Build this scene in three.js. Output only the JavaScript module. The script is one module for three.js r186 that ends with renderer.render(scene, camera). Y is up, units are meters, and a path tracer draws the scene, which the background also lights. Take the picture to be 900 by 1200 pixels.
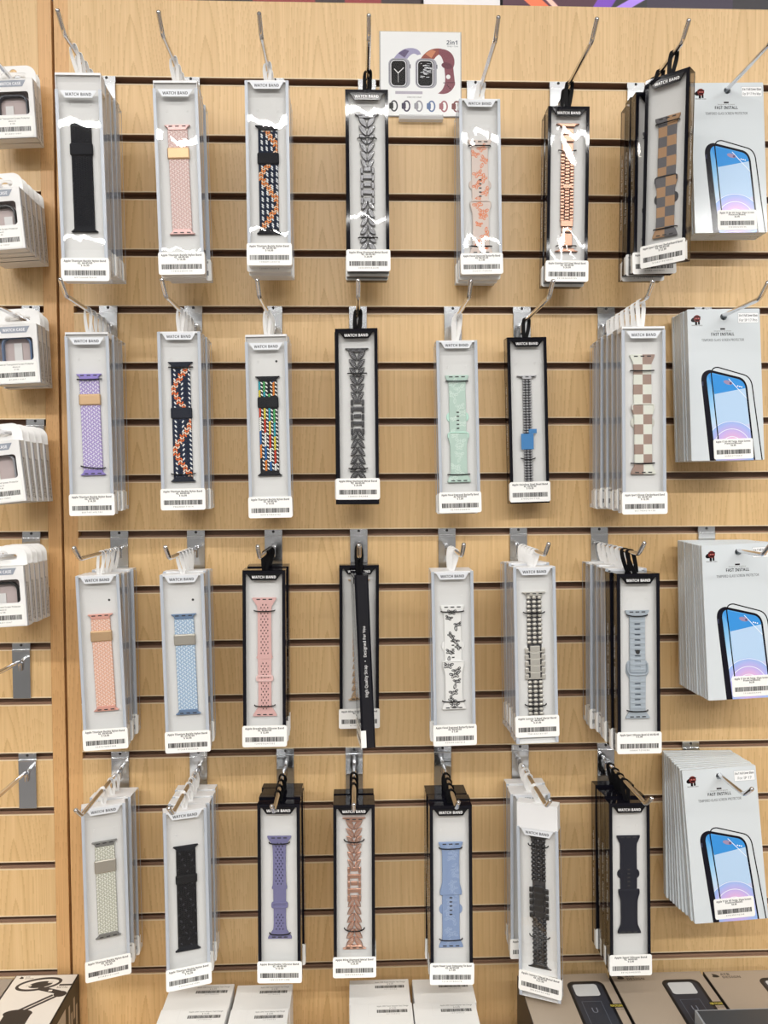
import * as THREE from 'three';
import { RectAreaLightUniformsLib } from 'three/addons/lights/RectAreaLightUniformsLib.js';
import { RoundedBoxGeometry } from 'three/addons/geometries/RoundedBoxGeometry.js';
import { mergeGeometries } from 'three/addons/utils/BufferGeometryUtils.js';

// ---------------------------------------------------------------- camera, light, exposure
RectAreaLightUniformsLib.init();
const scene = new THREE.Scene();
scene.background = new THREE.Color(0x0a0a0a);
const camera = new THREE.PerspectiveCamera(67.38, 3 / 4, 0.05, 30);
camera.position.set(0, 1.5, 1.06085);
camera.rotation.order = 'YXZ';
camera.rotation.set(-0.0346, -0.0351, -0.0058);
scene.add(camera);
const renderer = new THREE.WebGLRenderer({ antialias: true });
renderer.toneMapping = THREE.LinearToneMapping;
renderer.toneMappingExposure = 2.45;
renderer.shadowMap.enabled = true;
const LAMP_ROWS = [[1.15, 46, 0.014, 'slim wall washer strip light closest to the slat wall'], [2.6, 50, 0.08, 'linear ceiling light in the middle row'], [4.25, 17, 0.08, 'linear ceiling light in the row far from the slat wall']];   // distance from the slat wall, radiance, width; nearest row added to brighten the wall top
const CEIL = 3.05;
const Y0 = 2.1258;                              // height of the slat wall's zero line
const PITCH = 0.0762;                           // slot spacing

// ---------------------------------------------------------------- helpers (geometry is drawn in millimetres)
function rng(seed) { let s = seed >>> 0; return () => { s = (s + 0x6D2B79F5) >>> 0; let t = Math.imul(s ^ (s >>> 15), 1 | s); t = (t + Math.imul(t ^ (t >>> 7), 61 | t)) ^ t; return ((t ^ (t >>> 14)) >>> 0) / 4294967296; }; }
const R = (d) => d * Math.PI / 180;
const used = {};
function numbered(n) { const k = used[n] = (used[n] ?? -1) + 1; return k ? `${n}_${String(k).padStart(3, '0')}` : n; }
const scaled = new WeakSet();
function fin(g) { if (!scaled.has(g)) { g.scale(0.001, 0.001, 0.001); scaled.add(g); } return g; }
function mesh(name, g, m, parent) {
  const o = new THREE.Mesh(fin(g), m); o.name = parent ? name : numbered(name); o.castShadow = o.receiveShadow = true;
  (parent || scene).add(o); return o;
}
function thing(name, label, category, group) {
  const o = new THREE.Group(); o.name = numbered(name); o.userData = { label, category }; if (group) o.userData.group = group; scene.add(o); return o;
}
function tag(o, label, category, group) { o.userData.label = label; o.userData.category = category; if (group) o.userData.group = group; return o; }
function struct(o, label) { o.userData.kind = 'structure'; if (label) o.userData.label = label; return o; }
function part(name, parent) { const g = new THREE.Group(); g.name = name; parent.add(g); return g; }
function box(w, h, d, x = 0, y = 0, z = 0) { return new THREE.BoxGeometry(w, h, d).translate(x, y, z); }
function rbox(w, h, d, r, x = 0, y = 0, z = 0, seg = 2) { return new RoundedBoxGeometry(w, h, d, seg, r).translate(x, y, z); }
function join(list) { return mergeGeometries(list.map((g) => { const n = g.index ? g.toNonIndexed() : g; for (const k of Object.keys(n.attributes)) if (!['position', 'normal', 'uv'].includes(k)) n.deleteAttribute(k); return n; })); }
function rr(w, h, r, cx = 0, cy = 0, P = THREE.Shape) {
  const s = new P(), x = cx - w / 2, y = cy - h / 2;
  s.moveTo(x + r, y); s.lineTo(x + w - r, y); s.absarc(x + w - r, y + r, r, -Math.PI / 2, 0); s.lineTo(x + w, y + h - r); s.absarc(x + w - r, y + h - r, r, 0, Math.PI / 2);
  s.lineTo(x + r, y + h); s.absarc(x + r, y + h - r, r, Math.PI / 2, Math.PI); s.lineTo(x, y + r); s.absarc(x + r, y + r, r, Math.PI, Math.PI * 1.5); return s;
}
function poly(pts) { const s = new THREE.Shape(); pts.forEach(([x, y], i) => (i ? s.lineTo(x, y) : s.moveTo(x, y))); s.closePath(); return s; }
function ext(shape, depth, bevel = 0, z = 0, curve = 6, bs = 1) {
  return new THREE.ExtrudeGeometry(shape, { depth: depth - 2 * bevel, bevelEnabled: bevel > 0, bevelSize: bevel, bevelThickness: bevel, bevelOffset: -bevel, bevelSegments: bs, curveSegments: curve }).translate(0, 0, z + bevel);
}
function planar(g, x0, y0, x1, y1) {
  const p = g.attributes.position, uv = new Float32Array(p.count * 2);
  for (let i = 0; i < p.count; i++) { uv[2 * i] = (p.getX(i) - x0) / (x1 - x0); uv[2 * i + 1] = (p.getY(i) - y0) / (y1 - y0); }
  g.setAttribute('uv', new THREE.BufferAttribute(uv, 2)); return g;
}
function v3(a) { return new THREE.Vector3(...a); }
function tube(pts, r, seg = 16, rad = 8, closed = false, tension = 0.5) { return new THREE.TubeGeometry(new THREE.CatmullRomCurve3(pts.map(v3), closed, 'catmullrom', tension), seg, r, rad, closed); }
function halfShape(prof, flip = 1) {            // mirrored outline from [y, half width] pairs, smoothed
  const c = new THREE.SplineCurve(prof.map(([y, w]) => new THREE.Vector2(w, y * flip))).getPoints(prof.length * 4);
  return poly([...c.map((p) => [p.x, p.y]), ...c.slice().reverse().map((p) => [-p.x, p.y])]);
}
function tex(w, h, draw, o = {}) {
  const c = document.createElement('canvas'); c.width = w; c.height = h; const x = c.getContext('2d'); draw(x, w, h);
  const t = new THREE.CanvasTexture(c); if (!o.data) t.colorSpace = THREE.SRGBColorSpace; t.wrapS = t.wrapT = o.repeat ? THREE.RepeatWrapping : THREE.ClampToEdgeWrapping; return t;
}
const lin = (r, g, b) => new THREE.Color().setRGB(r, g, b);
function mat(color, roughness = 0.5, o = {}) { return new THREE.MeshStandardMaterial({ color, roughness, ...o }); }
function pmat(color, roughness, o = {}) { return new THREE.MeshPhysicalMaterial({ color, roughness, ...o }); }
function text(x, s, px, py, size, o = {}) { x.font = `${o.bold ? 'bold ' : ''}${size}px sans-serif`; x.textAlign = o.align || 'center'; x.textBaseline = 'middle'; x.fillStyle = o.color || '#15171a'; if (o.w) x.fillText(s, px, py, o.w); else x.fillText(s, px, py); }
// a photo pixel as a point on a plane z (metres from the slat face), used to place things that touch a known plane
const camM = new THREE.Matrix4().makeRotationFromEuler(camera.rotation);
function ray(u, v) { return new THREE.Vector3((u - 450) / 900, -(v - 600) / 900, -1).applyMatrix4(camM); }
function atY(u, v, y) { const d = ray(u, v); return d.multiplyScalar((y - camera.position.y) / d.y).add(camera.position); }

// ---------------------------------------------------------------- wood
function woodTextures(W, H, mw, mh, seed) {
  const rnd = rng(seed), N = 64, lat = Array.from({ length: N * N }, () => rnd());
  const ns = (x, y) => { const xi = Math.floor(x), yi = Math.floor(y), fx = x - xi, fy = y - yi, sx = fx * fx * (3 - 2 * fx), sy = fy * fy * (3 - 2 * fy), L = (a, b) => lat[(((b % N) + N) % N) * N + (((a % N) + N) % N)]; return (L(xi, yi) * (1 - sx) + L(xi + 1, yi) * sx) * (1 - sy) + (L(xi, yi + 1) * (1 - sx) + L(xi + 1, yi + 1) * sx) * sy; };
  const flitch = []; let fx = 0; while (fx < mw * 1000 + 200) { const w = 95 + rnd() * 60; flitch.push([fx, w, rnd() * 900, rnd() < 0.75 ? 1 : 0, rnd() - 0.5, 0.35 + 0.3 * rnd()]); fx += w; }
  const col = new Uint8Array(W * H * 4), bmp = new Uint8Array(W * H * 4);
  for (let j = 0; j < H; j++) for (let i = 0; i < W; i++) {
    const x = i / W * mw * 1000, y = j / H * mh * 1000;
    let f = flitch[0]; for (const q of flitch) if (q[0] <= x) f = q; else break;
    const lx = x - f[0] - f[1] * f[5], wob = 26 * (ns(x * 0.012 + 7, y * 0.004 + f[2]) - 0.5) + 7 * (ns(x * 0.05, y * 0.012 + f[2]) - 0.5);
    const ax = Math.abs(lx + wob * 0.55);
    // plain-sawn cathedral: parabolic growth lines stretched along the grain
    const ring = f[3] ? (ax * ax * 0.0032 + ax * 0.035 + (y + f[2] + wob * 5) * 0.0105) : (lx + wob) * 0.11 + y * 0.0006;
    const ph = ring - Math.floor(ring), late = Math.pow(ph, 6), line = late * (f[3] ? 1 : 0.55);
    const fib = ns(x * 1.1, y * 0.018 + 3), fib2 = ns(x * 0.35 + 11, y * 0.006), fleck = ns(x * 0.9 + 31, y * 0.09) > 0.86 ? 1 : 0;
    const big = ns(x * 0.02 + 5, y * 0.0025 + 9);
    const t = 0.75 * line + 0.3 * (fib - 0.5) + 0.38 * (fib2 - 0.5) + 0.06 * fleck + 0.25 * (big - 0.5) + 0.22 * f[4];
    const k = Math.max(0, Math.min(1, 0.32 + t * 0.62)), n = (j * W + i) * 4;
    col[n] = 232 - k * 42; col[n + 1] = 199 - k * 46; col[n + 2] = 149 - k * 48; col[n + 3] = 255;
    const b = 255 * Math.max(0, Math.min(1, 0.6 - 0.35 * line - 0.3 * (fib - 0.5))); bmp[n] = bmp[n + 1] = bmp[n + 2] = b; bmp[n + 3] = 255;
  }
  const mk = (d, srgb) => { const t = new THREE.DataTexture(d, W, H); t.magFilter = THREE.LinearFilter; t.minFilter = THREE.LinearFilter; t.wrapS = t.wrapT = THREE.RepeatWrapping; if (srgb) t.colorSpace = THREE.SRGBColorSpace; t.repeat.set(1 / mw, 1 / mh); t.needsUpdate = true; return t; };
  return [mk(col, true), mk(bmp, false)];
}
const [woodMap, woodBump] = woodTextures(1536, 1792, 1.5, 1.8, 41);
const M = {};
M.wood = mat(0xffffff, 0.42, { map: woodMap, bumpMap: woodBump, bumpScale: 0.0001 });
M.trimWood = mat(lin(0.95, 0.82, 0.72), 0.45, { map: woodMap, bumpMap: woodBump, bumpScale: 0.0001 });
M.slot = mat(lin(0.31, 0.19, 0.125), 0.55);
M.edge = mat(lin(0.8, 0.66, 0.45), 0.5);
M.seam = mat(lin(0.01, 0.008, 0.007), 0.8);
M.chrome = mat(lin(0.78, 0.78, 0.8), 0.14, { metalness: 1 });
M.plate = mat(lin(0.74, 0.77, 0.8), 0.16, { metalness: 1 });
M.clear = pmat(lin(0.985, 0.99, 0.99), 0.02, { transmission: 1, thickness: 0, ior: 1.5 });
M.side = pmat(lin(0.92, 0.92, 0.93), 0.05, { transmission: 1, thickness: 0, ior: 1.45 });
M.smoke = pmat(lin(0.36, 0.33, 0.31), 0.08, { transmission: 1, thickness: 0, ior: 1.45 });
M.charcoal = pmat(lin(0.018, 0.018, 0.022), 0.12, { specularIntensity: 0.5 });
M.card = mat(lin(0.69, 0.69, 0.68), 0.6);
M.whitePlastic = mat(lin(0.82, 0.83, 0.84), 0.35);
M.border = mat(lin(0.46, 0.5, 0.56), 0.3);
M.black = pmat(lin(0.006, 0.006, 0.01), 0.05, { specularIntensity: 0.6 });
M.loopW = mat(lin(0.85, 0.85, 0.84), 0.5);
M.loopB = pmat(lin(0.006, 0.006, 0.007), 0.5, { specularIntensity: 0.25 });
M.cord = pmat(lin(0.006, 0.006, 0.007), 0.5, { specularIntensity: 0.25 });
M.paper = mat(lin(0.84, 0.84, 0.83), 0.55);
M.hole = mat(lin(0.02, 0.02, 0.02), 0.7);

// ---------------------------------------------------------------- the room
function metreUV(g, ox = 0, oy = 0) {           // uv in metres from x and y, so grain runs on from slat to slat
  const p = g.attributes.position, n = g.attributes.normal, uv = new Float32Array(p.count * 2);
  for (let i = 0; i < p.count; i++) { const up = Math.abs(n.getY(i)) > 0.7; uv[2 * i] = (p.getX(i) + ox) / 1000 + 0.8; uv[2 * i + 1] = (p.getY(i) + oy + (up ? p.getZ(i) : 0)) / 1000 + 1.7; }
  g.setAttribute('uv', new THREE.BufferAttribute(uv, 2)); return g;
}
const WX0 = -2.4, WX1 = 2.4, ROOM_Z = 5.2;
{
  const wall = new THREE.Group(); wall.name = 'wall_back'; scene.add(wall); struct(wall, 'maple laminate slat wall with dark brown horizontal slots');
  wall.position.set(0, Y0, 0);
  const SLOT = 9.6, LAST = 17, TOP = 26, BOTTOM = -1590;     // the lowest slat runs down uncut to the panel's foot
  const slatGeo = (w, h) => { // front face with eased edges
    const s = poly([[0, -h / 2 + 0.6], [0.8, -h / 2], [19, -h / 2], [19, h / 2], [0.8, h / 2], [0, h / 2 - 0.6]]);
    return new THREE.ExtrudeGeometry(s, { depth: w, bevelEnabled: false }).rotateY(Math.PI / 2).translate(-w / 2, 0, 0);
  };
  const panels = [['panel', -380.7, 1180, -401], ['panel', -1600, -421, -403.2]];
  panels.forEach(([nm, x0, x1, seam], pi) => {
    const p = part('slat_panel', wall);
    const w = x1 - x0, cx = (x0 + x1) / 2;
    for (let k = 0; k <= LAST; k++) {
      const yt = k ? -k * 76.2 - SLOT : TOP, yb = k < LAST ? -(k + 1) * 76.2 : BOTTOM, h = yt - yb, cy = (yt + yb) / 2;
      const g = slatGeo(w, h);
      g.translate(cx, cy, 0); metreUV(g, pi * 437, pi * 211);
      mesh('slat', g, M.wood, p);
      const lips = []; if (k) lips.push(box(w, 1.3, 1.2, cx, yt - 0.55, -0.2)); if (k < LAST) lips.push(box(w, 1.3, 1.2, cx, yb + 0.55, -0.2));
      lips.forEach((q) => mesh('edge_lip', q, M.edge, p));
      if (k < LAST) mesh('slot_lining', join([box(w, 1.2, 12, cx, yb - 0.1, -7.5), box(w, 1.2, 12, cx, yb - SLOT + 0.1, -7.5), box(w, SLOT + 20, 1, cx, yb - SLOT / 2, -13.5), box(w, 1.6, 1.2, cx, yb - SLOT + 1.6, -6)]), M.slot, p);
    }
    const sx0 = pi ? x1 : seam + 1.1, sx1 = pi ? seam - 0 : x0, hh = TOP - BOTTOM;
    const st = rbox(sx1 - sx0, hh, 19, 0.6, (sx0 + sx1) / 2, TOP - hh / 2, -9.5); metreUV(st, 900 + pi * 120, 300);
    mesh('stile', st, M.trimWood, p);
    const bk = box(w + 30, hh, 6, cx, TOP - hh / 2, -24); mesh('backing_board', bk, M.seam, p);
  });
  // plain wall around the panels
  const low = Y0 - 1.6;
  struct(mesh('wall_back', box(4800, low * 1000, 40, 0, low * 500, -30), mat(lin(0.5, 0.48, 0.45), 0.8)), 'plain lower wall under the slat panels').name = 'wall_back_001';
  const upH = (CEIL - Y0 - 0.0262) * 1000;
  struct(mesh('wall_back', box(4800, upH, 40, 0, CEIL * 1000 - upH / 2, -50), mat(lin(0.06, 0.05, 0.055), 0.7)), 'dark wall above the slat panels').name = 'wall_back_002';
  struct(mesh('floor', box(5000, 60, (ROOM_Z + 0.2) * 1000, 0, -30, ROOM_Z * 500), mat(lin(0.16, 0.15, 0.145), 0.5)), 'grey shop floor');
  struct(mesh('ceiling', box(5000, 60, (ROOM_Z + 0.2) * 1000, 0, CEIL * 1000 + 30, ROOM_Z * 500), mat(lin(0.8, 0.8, 0.79), 0.9)), 'white shop ceiling');
  const wm = mat(lin(0.28, 0.275, 0.27), 0.85);
  struct(mesh('wall_left', box(60, CEIL * 1000, (ROOM_Z + 0.2) * 1000, WX0 * 1000 - 30, CEIL * 500, ROOM_Z * 500), wm), 'pale side wall');
  struct(mesh('wall_right', box(60, CEIL * 1000, (ROOM_Z + 0.2) * 1000, WX1 * 1000 + 30, CEIL * 500, ROOM_Z * 500), wm), 'pale side wall');
  struct(mesh('wall_front', box(5000, CEIL * 1000, 60, 0, CEIL * 500, ROOM_Z * 1000 + 130), wm), 'pale wall opposite the slat wall');
}
// lamps: rows of linear fittings along the ceiling
for (const [z, rad, lw, label] of LAMP_ROWS) for (const x of [-1.55, 0, 1.55]) {
  const t = thing('ceiling_light', label, 'ceiling light', `row of ceiling lights, ${label}`);
  t.position.set(x, CEIL, z);
  mesh('housing', rbox(1500, 40, lw * 1000 + 30, 4, 0, -20.5, 0), M.whitePlastic, t);
  mesh('diffuser', box(1490, 2, lw * 1000, 0, -42, 0), new THREE.MeshStandardMaterial({ color: 0xffffff, roughness: 0.6, emissive: lin(1, 0.98, 0.95), emissiveIntensity: 5 }), t);
  const l = new THREE.RectAreaLight(lin(1, 0.975, 0.945), rad, 1.49, lw); l.position.set(0, -0.0445, 0); l.rotation.x = -Math.PI / 2; t.add(l);
}

// ---------------------------------------------------------------- hooks
const ARM = 0.024;
const armY = (k, d = ARM) => Y0 - PITCH * k - d;
const plateGeo = (() => {
  const lip = join([box(24, 8.2, 1.4, 0, -4.6, 1.6), box(24, 1.4, 9, 0, -0.9, -2.6)]);
  const notch = poly([[-12, -9.2], [12, -9.2], [12, -76], [-12, -76]]);
  return join([lip, ext(notch, 1.6, 0.3, 2.2), rbox(24.4, 3, 2.6, 0.6, 0, -9.6, 2.6)]);
})();
const notchGeo = new THREE.CylinderGeometry(1.9, 1.9, 0.3, 12).rotateX(Math.PI / 2).translate(0, -2.6, 2.4);
function hookGeo(drop) {
  const L = 152, d = drop * 1000, a = R(38), q = (n) => [0, -d + n * Math.sin(a), L + n * Math.cos(a)];
  const arm = tube([[0, -d - 13, 6], [0, -d - 7, 6.2], [0, -d - 2, 7.5], [0, -d, 13], [0, -d, 40], [0, -d, 100], [0, -d, L - 6], [0, -d + 0.5, L - 1], q(4), q(12), q(23)], 2.7, 60, 12, false, 0.3);
  return join([arm, new THREE.SphereGeometry(2.7, 12, 8).translate(...q(23))]);
}
const armGeo = hookGeo(ARM);
function hook(x, k, label, drop) {
  const t = thing('slatwall_hook', label, 'hook', 'chrome hooks on the slat wall');
  t.position.set(x, Y0 - PITCH * k, 0);
  const p = mesh('back_plate', plateGeo, M.plate, t); mesh('notch', notchGeo, M.hole, p);
  mesh('arm', drop ? hookGeo(drop) : armGeo, M.chrome, t);
  return t;
}

// ---------------------------------------------------------------- price stickers
function barcode(x, px, py, w, h, rnd) { x.fillStyle = '#141414'; let a = px; while (a < px + w) { const b = 2 + Math.floor(rnd() * 5), g = 1 + Math.floor(rnd() * 3); x.fillRect(a, py, Math.min(b, px + w - a), h); a += b + g; } }
function priceTex(lines, seed) {
  const rnd = rng(seed * 977 + 5);
  return tex(320, 156, (x, w, h) => {
    x.fillStyle = '#f6f6f3'; x.fillRect(0, 0, w, h);
    lines.forEach((s, i) => text(x, s, w / 2, 20 + i * 16, i === 0 ? 20 : 17, { bold: true, w: i === 0 ? 280 : 150, color: '#0a0a0a' }));
    barcode(x, 22, 84, 276, 34, rnd);
    let d = ''; for (let i = 0; i < 13; i++) d += Math.floor(rnd() * 10) + (i < 12 ? ' ' : '');
    text(x, d, w / 2, 132, 14, { w: 240, color: '#222' });
  });
}
const stickerShape = rr(55.6, 27, 2.6, 0, 13.5);
function stickerGeo(W) {
  const front = planar(ext(stickerShape, 0.3, 0, 0.45, 5), -27.8, 0, 27.8, 27);
  const tabs = [-1, 1].map((s) => { const g = box(0.3, 22, 6.5, s * (W / 2 + 0.65), 13.5, -2.9); const n = g.attributes.uv; for (let i = 0; i < n.count; i++) n.setXY(i, 0.03, 0.05); return g; });
  return join([front, ...tabs]);
}

// ---------------------------------------------------------------- watch bands (millimetres, lying on z = 0, y = 0 at the top end, running down)
const bandMat = {
  steel: mat(lin(0.2, 0.2, 0.21), 0.4, { metalness: 0.8 }), roseLink: mat(lin(0.66, 0.39, 0.29), 0.3, { metalness: 0.85 }),
  silver: mat(lin(0.46, 0.46, 0.48), 0.4, { metalness: 0.65 }), gun: mat(lin(0.13, 0.13, 0.14), 0.26, { metalness: 0.9 }), rose: mat(lin(0.5, 0.28, 0.2), 0.36, { metalness: 0.85 }),
  champagne: mat(lin(0.56, 0.54, 0.49), 0.4, { metalness: 0.5 }), blackMetal: mat(lin(0.07, 0.07, 0.072), 0.28, { metalness: 1 }), gold: mat(lin(0.62, 0.42, 0.24), 0.45, { metalness: 0.6 }),
  nickel: mat(lin(0.5, 0.47, 0.41), 0.42, { metalness: 0.7 }), stone: mat(lin(0.8, 0.8, 0.82), 0.08, { metalness: 0.6 }), slotDark: mat(lin(0.02, 0.02, 0.02), 0.6), tape: pmat(lin(0.05, 0.22, 0.5), 0.35, {}),
};
const braidBump = tex(128, 512, (x, w, h) => {
  x.fillStyle = '#222'; x.fillRect(0, 0, w, h);
  for (let c = 0; c < 8; c++) for (let r = -1; r < 52; r++) { x.save(); x.translate(c * 16 + 8, r * 10 + 5); x.rotate(c % 2 ? 0.6 : -0.6); x.fillStyle = '#eee'; x.beginPath(); x.ellipse(0, 0, 9, 3.6, 0, 0, 7); x.fill(); x.restore(); }
}, { data: true });
function braidTex(fn, ground) {
  return tex(128, 512, (x, w, h) => {
    x.fillStyle = ground; x.fillRect(0, 0, w, h);
    for (let c = 0; c < 8; c++) for (let r = -1; r < 52; r++) { const col = fn(c, r); if (!col) continue; x.save(); x.translate(c * 16 + 8, r * 10 + 5); x.rotate(c % 2 ? 0.6 : -0.6); x.fillStyle = col; x.beginPath(); x.ellipse(0, 0, 9.4, 4.1, 0, 0, 7); x.fill(); x.restore(); }
  });
}
const lugShape = (w, wo, h) => { const s = new THREE.Shape(); s.moveTo(-w / 2, -h); s.quadraticCurveTo(-w / 2 - 0.4, -h * 0.4, -wo / 2, -0.8); s.lineTo(-wo / 2 + 0.6, 0); s.lineTo(wo / 2 - 0.6, 0); s.lineTo(wo / 2, -0.8); s.quadraticCurveTo(w / 2 + 0.4, -h * 0.4, w / 2, -h); s.closePath(); return s; };
function lugs(b, len, w, m, wo = 32, h = 7.5, dashes = true) {
  const g = ext(lugShape(w, wo, h), 3.6, 0.5, 0.2), g2 = g.clone().rotateZ(Math.PI).translate(0, -len, 0);
  mesh('end_connector', g, m, b); mesh('end_connector', g2, m, b);
  if (dashes) for (const y of [-2, -len + 2]) mesh('clip_slots', join([-8, 0, 8].map((x) => rbox(4.6, 1.3, 0.6, 0.25, x, y, 3.8))), bandMat.slotDark, b);
}
function cord(b, y, w, sag = 1.6, tilt = 0) { mesh('tie_cord', tube([[-w / 2 - 3, y + sag - tilt, 1], [-w / 2 - 1.5, y + sag * 0.6 - tilt, 4], [-w / 4, y - tilt / 2, 5], [w / 4, y + tilt / 2, 5], [w / 2 + 1.5, y + sag * 0.6 + tilt, 4], [w / 2 + 3, y + sag + tilt, 1]], 0.75, 18, 6), M.cord, b); }
function woven(o) {
  return (b) => {
    const len = o.len || 128, w = 24;
    const m = pmat(0xffffff, 0.8, { map: o.map, bumpMap: braidBump, bumpScale: 0.0005, specularIntensity: 0.2 });
    const g = planar(rbox(w, len - 9, 2.8, 1, 0, -len / 2, 1.6), -w / 2, -len, w / 2, 0); mesh('woven_strap', g, m, b);
    lugs(b, len, w - 2, o.lug, 31, 6.5, o.dash ?? true);
    const sy = -(o.slide || 32);
    mesh('slider_buckle', rbox(26.5, o.sh || 14, 4.6, 1.8, 0, sy, 2.6, 3), o.slider, b);
    if (o.cords) { cord(b, -7.5, w, 1.2); cord(b, -len + 9, w, 1.5, o.tilt || 0); }
  };
}
const stones = (list, r) => join(list.map(([x, y, z]) => new THREE.OctahedronGeometry(r, 0).translate(x, y, z)));
function chevron(m, len = 165) {
  return (b) => {
    lugs(b, len, 20, m, 30, 5);
    const mid = len * 0.5, V = [], S = [], C = [];
    const span = len * 0.36, n = 6, st = span / n;
    for (const dir of [1, -1]) for (let i = 0; i < n; i++) {
      const k = 1 - i * 0.04, cy = dir > 0 ? -(6 + (i + 1) * st) : -(len - 6 - (i + 1) * st);
      for (const s of [-1, 1]) {                 // one leaf of the chevron
        const sh = new THREE.Shape(), X = (x) => s * x * k, Y = (y) => dir * y;
        sh.moveTo(X(0.4), Y(0)); sh.quadraticCurveTo(X(9.6), Y(3.4), X(10.8), Y(12.6)); sh.quadraticCurveTo(X(2.2), Y(13), X(0.4), Y(5.4)); sh.closePath();
        V.push(ext(sh, 2.6, 0.7, 0.5 + (i % 2) * 0.35, 5).translate(0, cy, 0));
        for (let q = 0; q < 5; q++) S.push([X(1.6 + q * 1.75), cy + dir * (4.2 + q * 1.6), 3.2 + (i % 2) * 0.35], [X(3.2 + q * 1.55), cy + dir * (3.4 + q * 1.75), 3.2 + (i % 2) * 0.35]);
      }
    }
    mesh('chevron_links', join(V), m, b);
    const sm = bandMat.stone.clone(); sm.color.copy(m.color).lerp(new THREE.Color(1, 1, 1), 0.62);
    mesh('rhinestones', stones(S, 0.75), sm, b);
    const cs = len * 0.27, nl = 5, cp = cs / nl;
    for (let i = 0; i < nl; i++) { const y = -mid + cs / 2 - (i + 0.5) * cp; C.push(rbox(i % 2 ? 12 : 9, cp * 0.55, 2.6, 0.8, 0, y, 2.2), rbox(3.4, cp * 0.86, 3, 1, -7, y - 1.5, 2), rbox(3.4, cp * 0.86, 3, 1, 7, y - 1.5, 2)); }
    mesh('clasp_links', join(C), m, b);
  };
}
function beads(m, o = {}) {
  return (b) => {
    const len = o.len || 158, w = o.w || 21, cols = o.cols || 3, p = o.p || 5.6, B = [], C = [], c0 = o.c0 ?? 0.42, c1 = o.c1 ?? 0.68;
    lugs(b, len, w - 2, m, o.wo || 30, 5);
    const cw = w / cols;
    for (let y = 7; y < len - 6; y += p) { const t = y / len; if (o.clasp && t > c0 - 0.015 && t < c1) continue; for (let i = 0; i < cols; i++) { const g = new THREE.IcosahedronGeometry(1, 1).scale(cw * 0.44, p * 0.4, 1.9).translate((i - (cols - 1) / 2) * cw, -y, 2.2); B.push(g); } }
    mesh('bead_links', join(B), m, b);
    mesh('link_backing', rbox(w - 3, len - 8, 0.8, 0.3, 0, -len / 2, 0.8), o.back || bandMat.gun, b);
    if (o.clasp) { const n = 5, h = (c1 - c0) * len / n; for (let i = 0; i < n; i++) { const y = -c0 * len - (i + 0.5) * h; C.push(rbox(12.5, h * 0.86, 2.4, 0.6, 0, y, 2.3), rbox(5, h * 0.8, 3, 1.2, -w / 2, y - 2, 2), rbox(5, h * 0.8, 3, 1.2, w / 2, y - 2, 2), rbox(w, 1.4, 1.8, 0.5, 0, y - h / 2, 2)); } mesh('clasp_links', join(C), m, b); }
    if (o.tape) { mesh('protective_tape', rbox(17, 21, 0.5, 0.2, -1.5, -len * 0.58, 4.9), bandMat.tape, b); mesh('protective_tape', rbox(11, 6, 0.4, 0.15, 6, -len * 0.49, 4.9), bandMat.tape, b); }
    for (const y of o.cords || [20, len - 18]) cord(b, -y, w, 1.8);
  };
}
function dlink(m) {
  return (b) => {
    const len = 163, L = [], P = [];
    lugs(b, len, 18, m, 30, 4, false);
    P.push(rbox(15, 7.5, 3, 0.8, 0, -10, 2), rbox(16, 8, 3.2, 0.8, 0, -19, 2.2), rbox(15, 13, 2.2, 0.7, 0, -31, 1.8), rbox(16, 8, 3, 0.8, 0, -127, 2.2), rbox(13, 6, 3, 0.8, 0, -135, 2.2), rbox(15, 17, 2.2, 0.7, 0, -148, 1.8), rbox(11, 5, 1.2, 0.5, 0, -80, 4.2));
    for (let y = 40; y < 122; y += 4.1) { const s = (Math.round((y - 40) / 4.1)) % 2; L.push(rbox(5.2, 3.5, 2.8, 0.8, -6, -y - (s ? 0.4 : 0), 2), rbox(5.2, 3.5, 2.8, 0.8, 6, -y - (s ? 0.4 : 0), 2), rbox(6, 3.4, 2.4, 0.7, 0, -y - 2, 2.3)); }
    mesh('metal_links', join(L), m, b); mesh('polished_plates', join(P), m, b);
    cord(b, -36, 17, 3); cord(b, -156, 20, 0.6);
  };
}
const butterflyPath = (x, s) => { for (const k of [-1, 1]) { x.beginPath(); x.moveTo(0, 0); x.bezierCurveTo(k * s, -s * 1.2, k * s * 1.5, -s * 0.1, k * s * 0.3, s * 0.1); x.bezierCurveTo(k * s * 1.1, s * 0.3, k * s * 0.6, s * 1.1, 0, s * 0.25); x.closePath(); x.stroke(); x.beginPath(); x.moveTo(k * s * 0.25, -s * 0.1); x.lineTo(k * s * 0.8, -s * 0.5); x.moveTo(k * s * 0.25, 0); x.lineTo(k * s * 0.9, -s * 0.2); x.moveTo(k * s * 0.2, s * 0.25); x.lineTo(k * s * 0.5, s * 0.6); x.stroke(); } x.beginPath(); x.moveTo(0, -s * 0.5); x.lineTo(0, s * 0.6); x.stroke(); };
function printTex(bg, fg, seed, lw, data) {
  return tex(160, 720, (x, w, h) => {
    const r = rng(seed); x.fillStyle = bg; x.fillRect(0, 0, w, h); x.strokeStyle = fg; x.lineWidth = lw; x.lineJoin = 'round';
    for (let i = 0; i < 17; i++) { x.save(); x.translate(44 + r() * 72, 40 + i * 40 + r() * 14); x.rotate(r() * 2 - 1); if (i % 5 === 3) { x.beginPath(); x.ellipse(0, 0, 8, 15, 0.5, 0, 7); x.moveTo(-10, 18); x.lineTo(8, -16); x.stroke(); } else butterflyPath(x, 22 + r() * 12); x.restore(); }
  }, { data });
}
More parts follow.
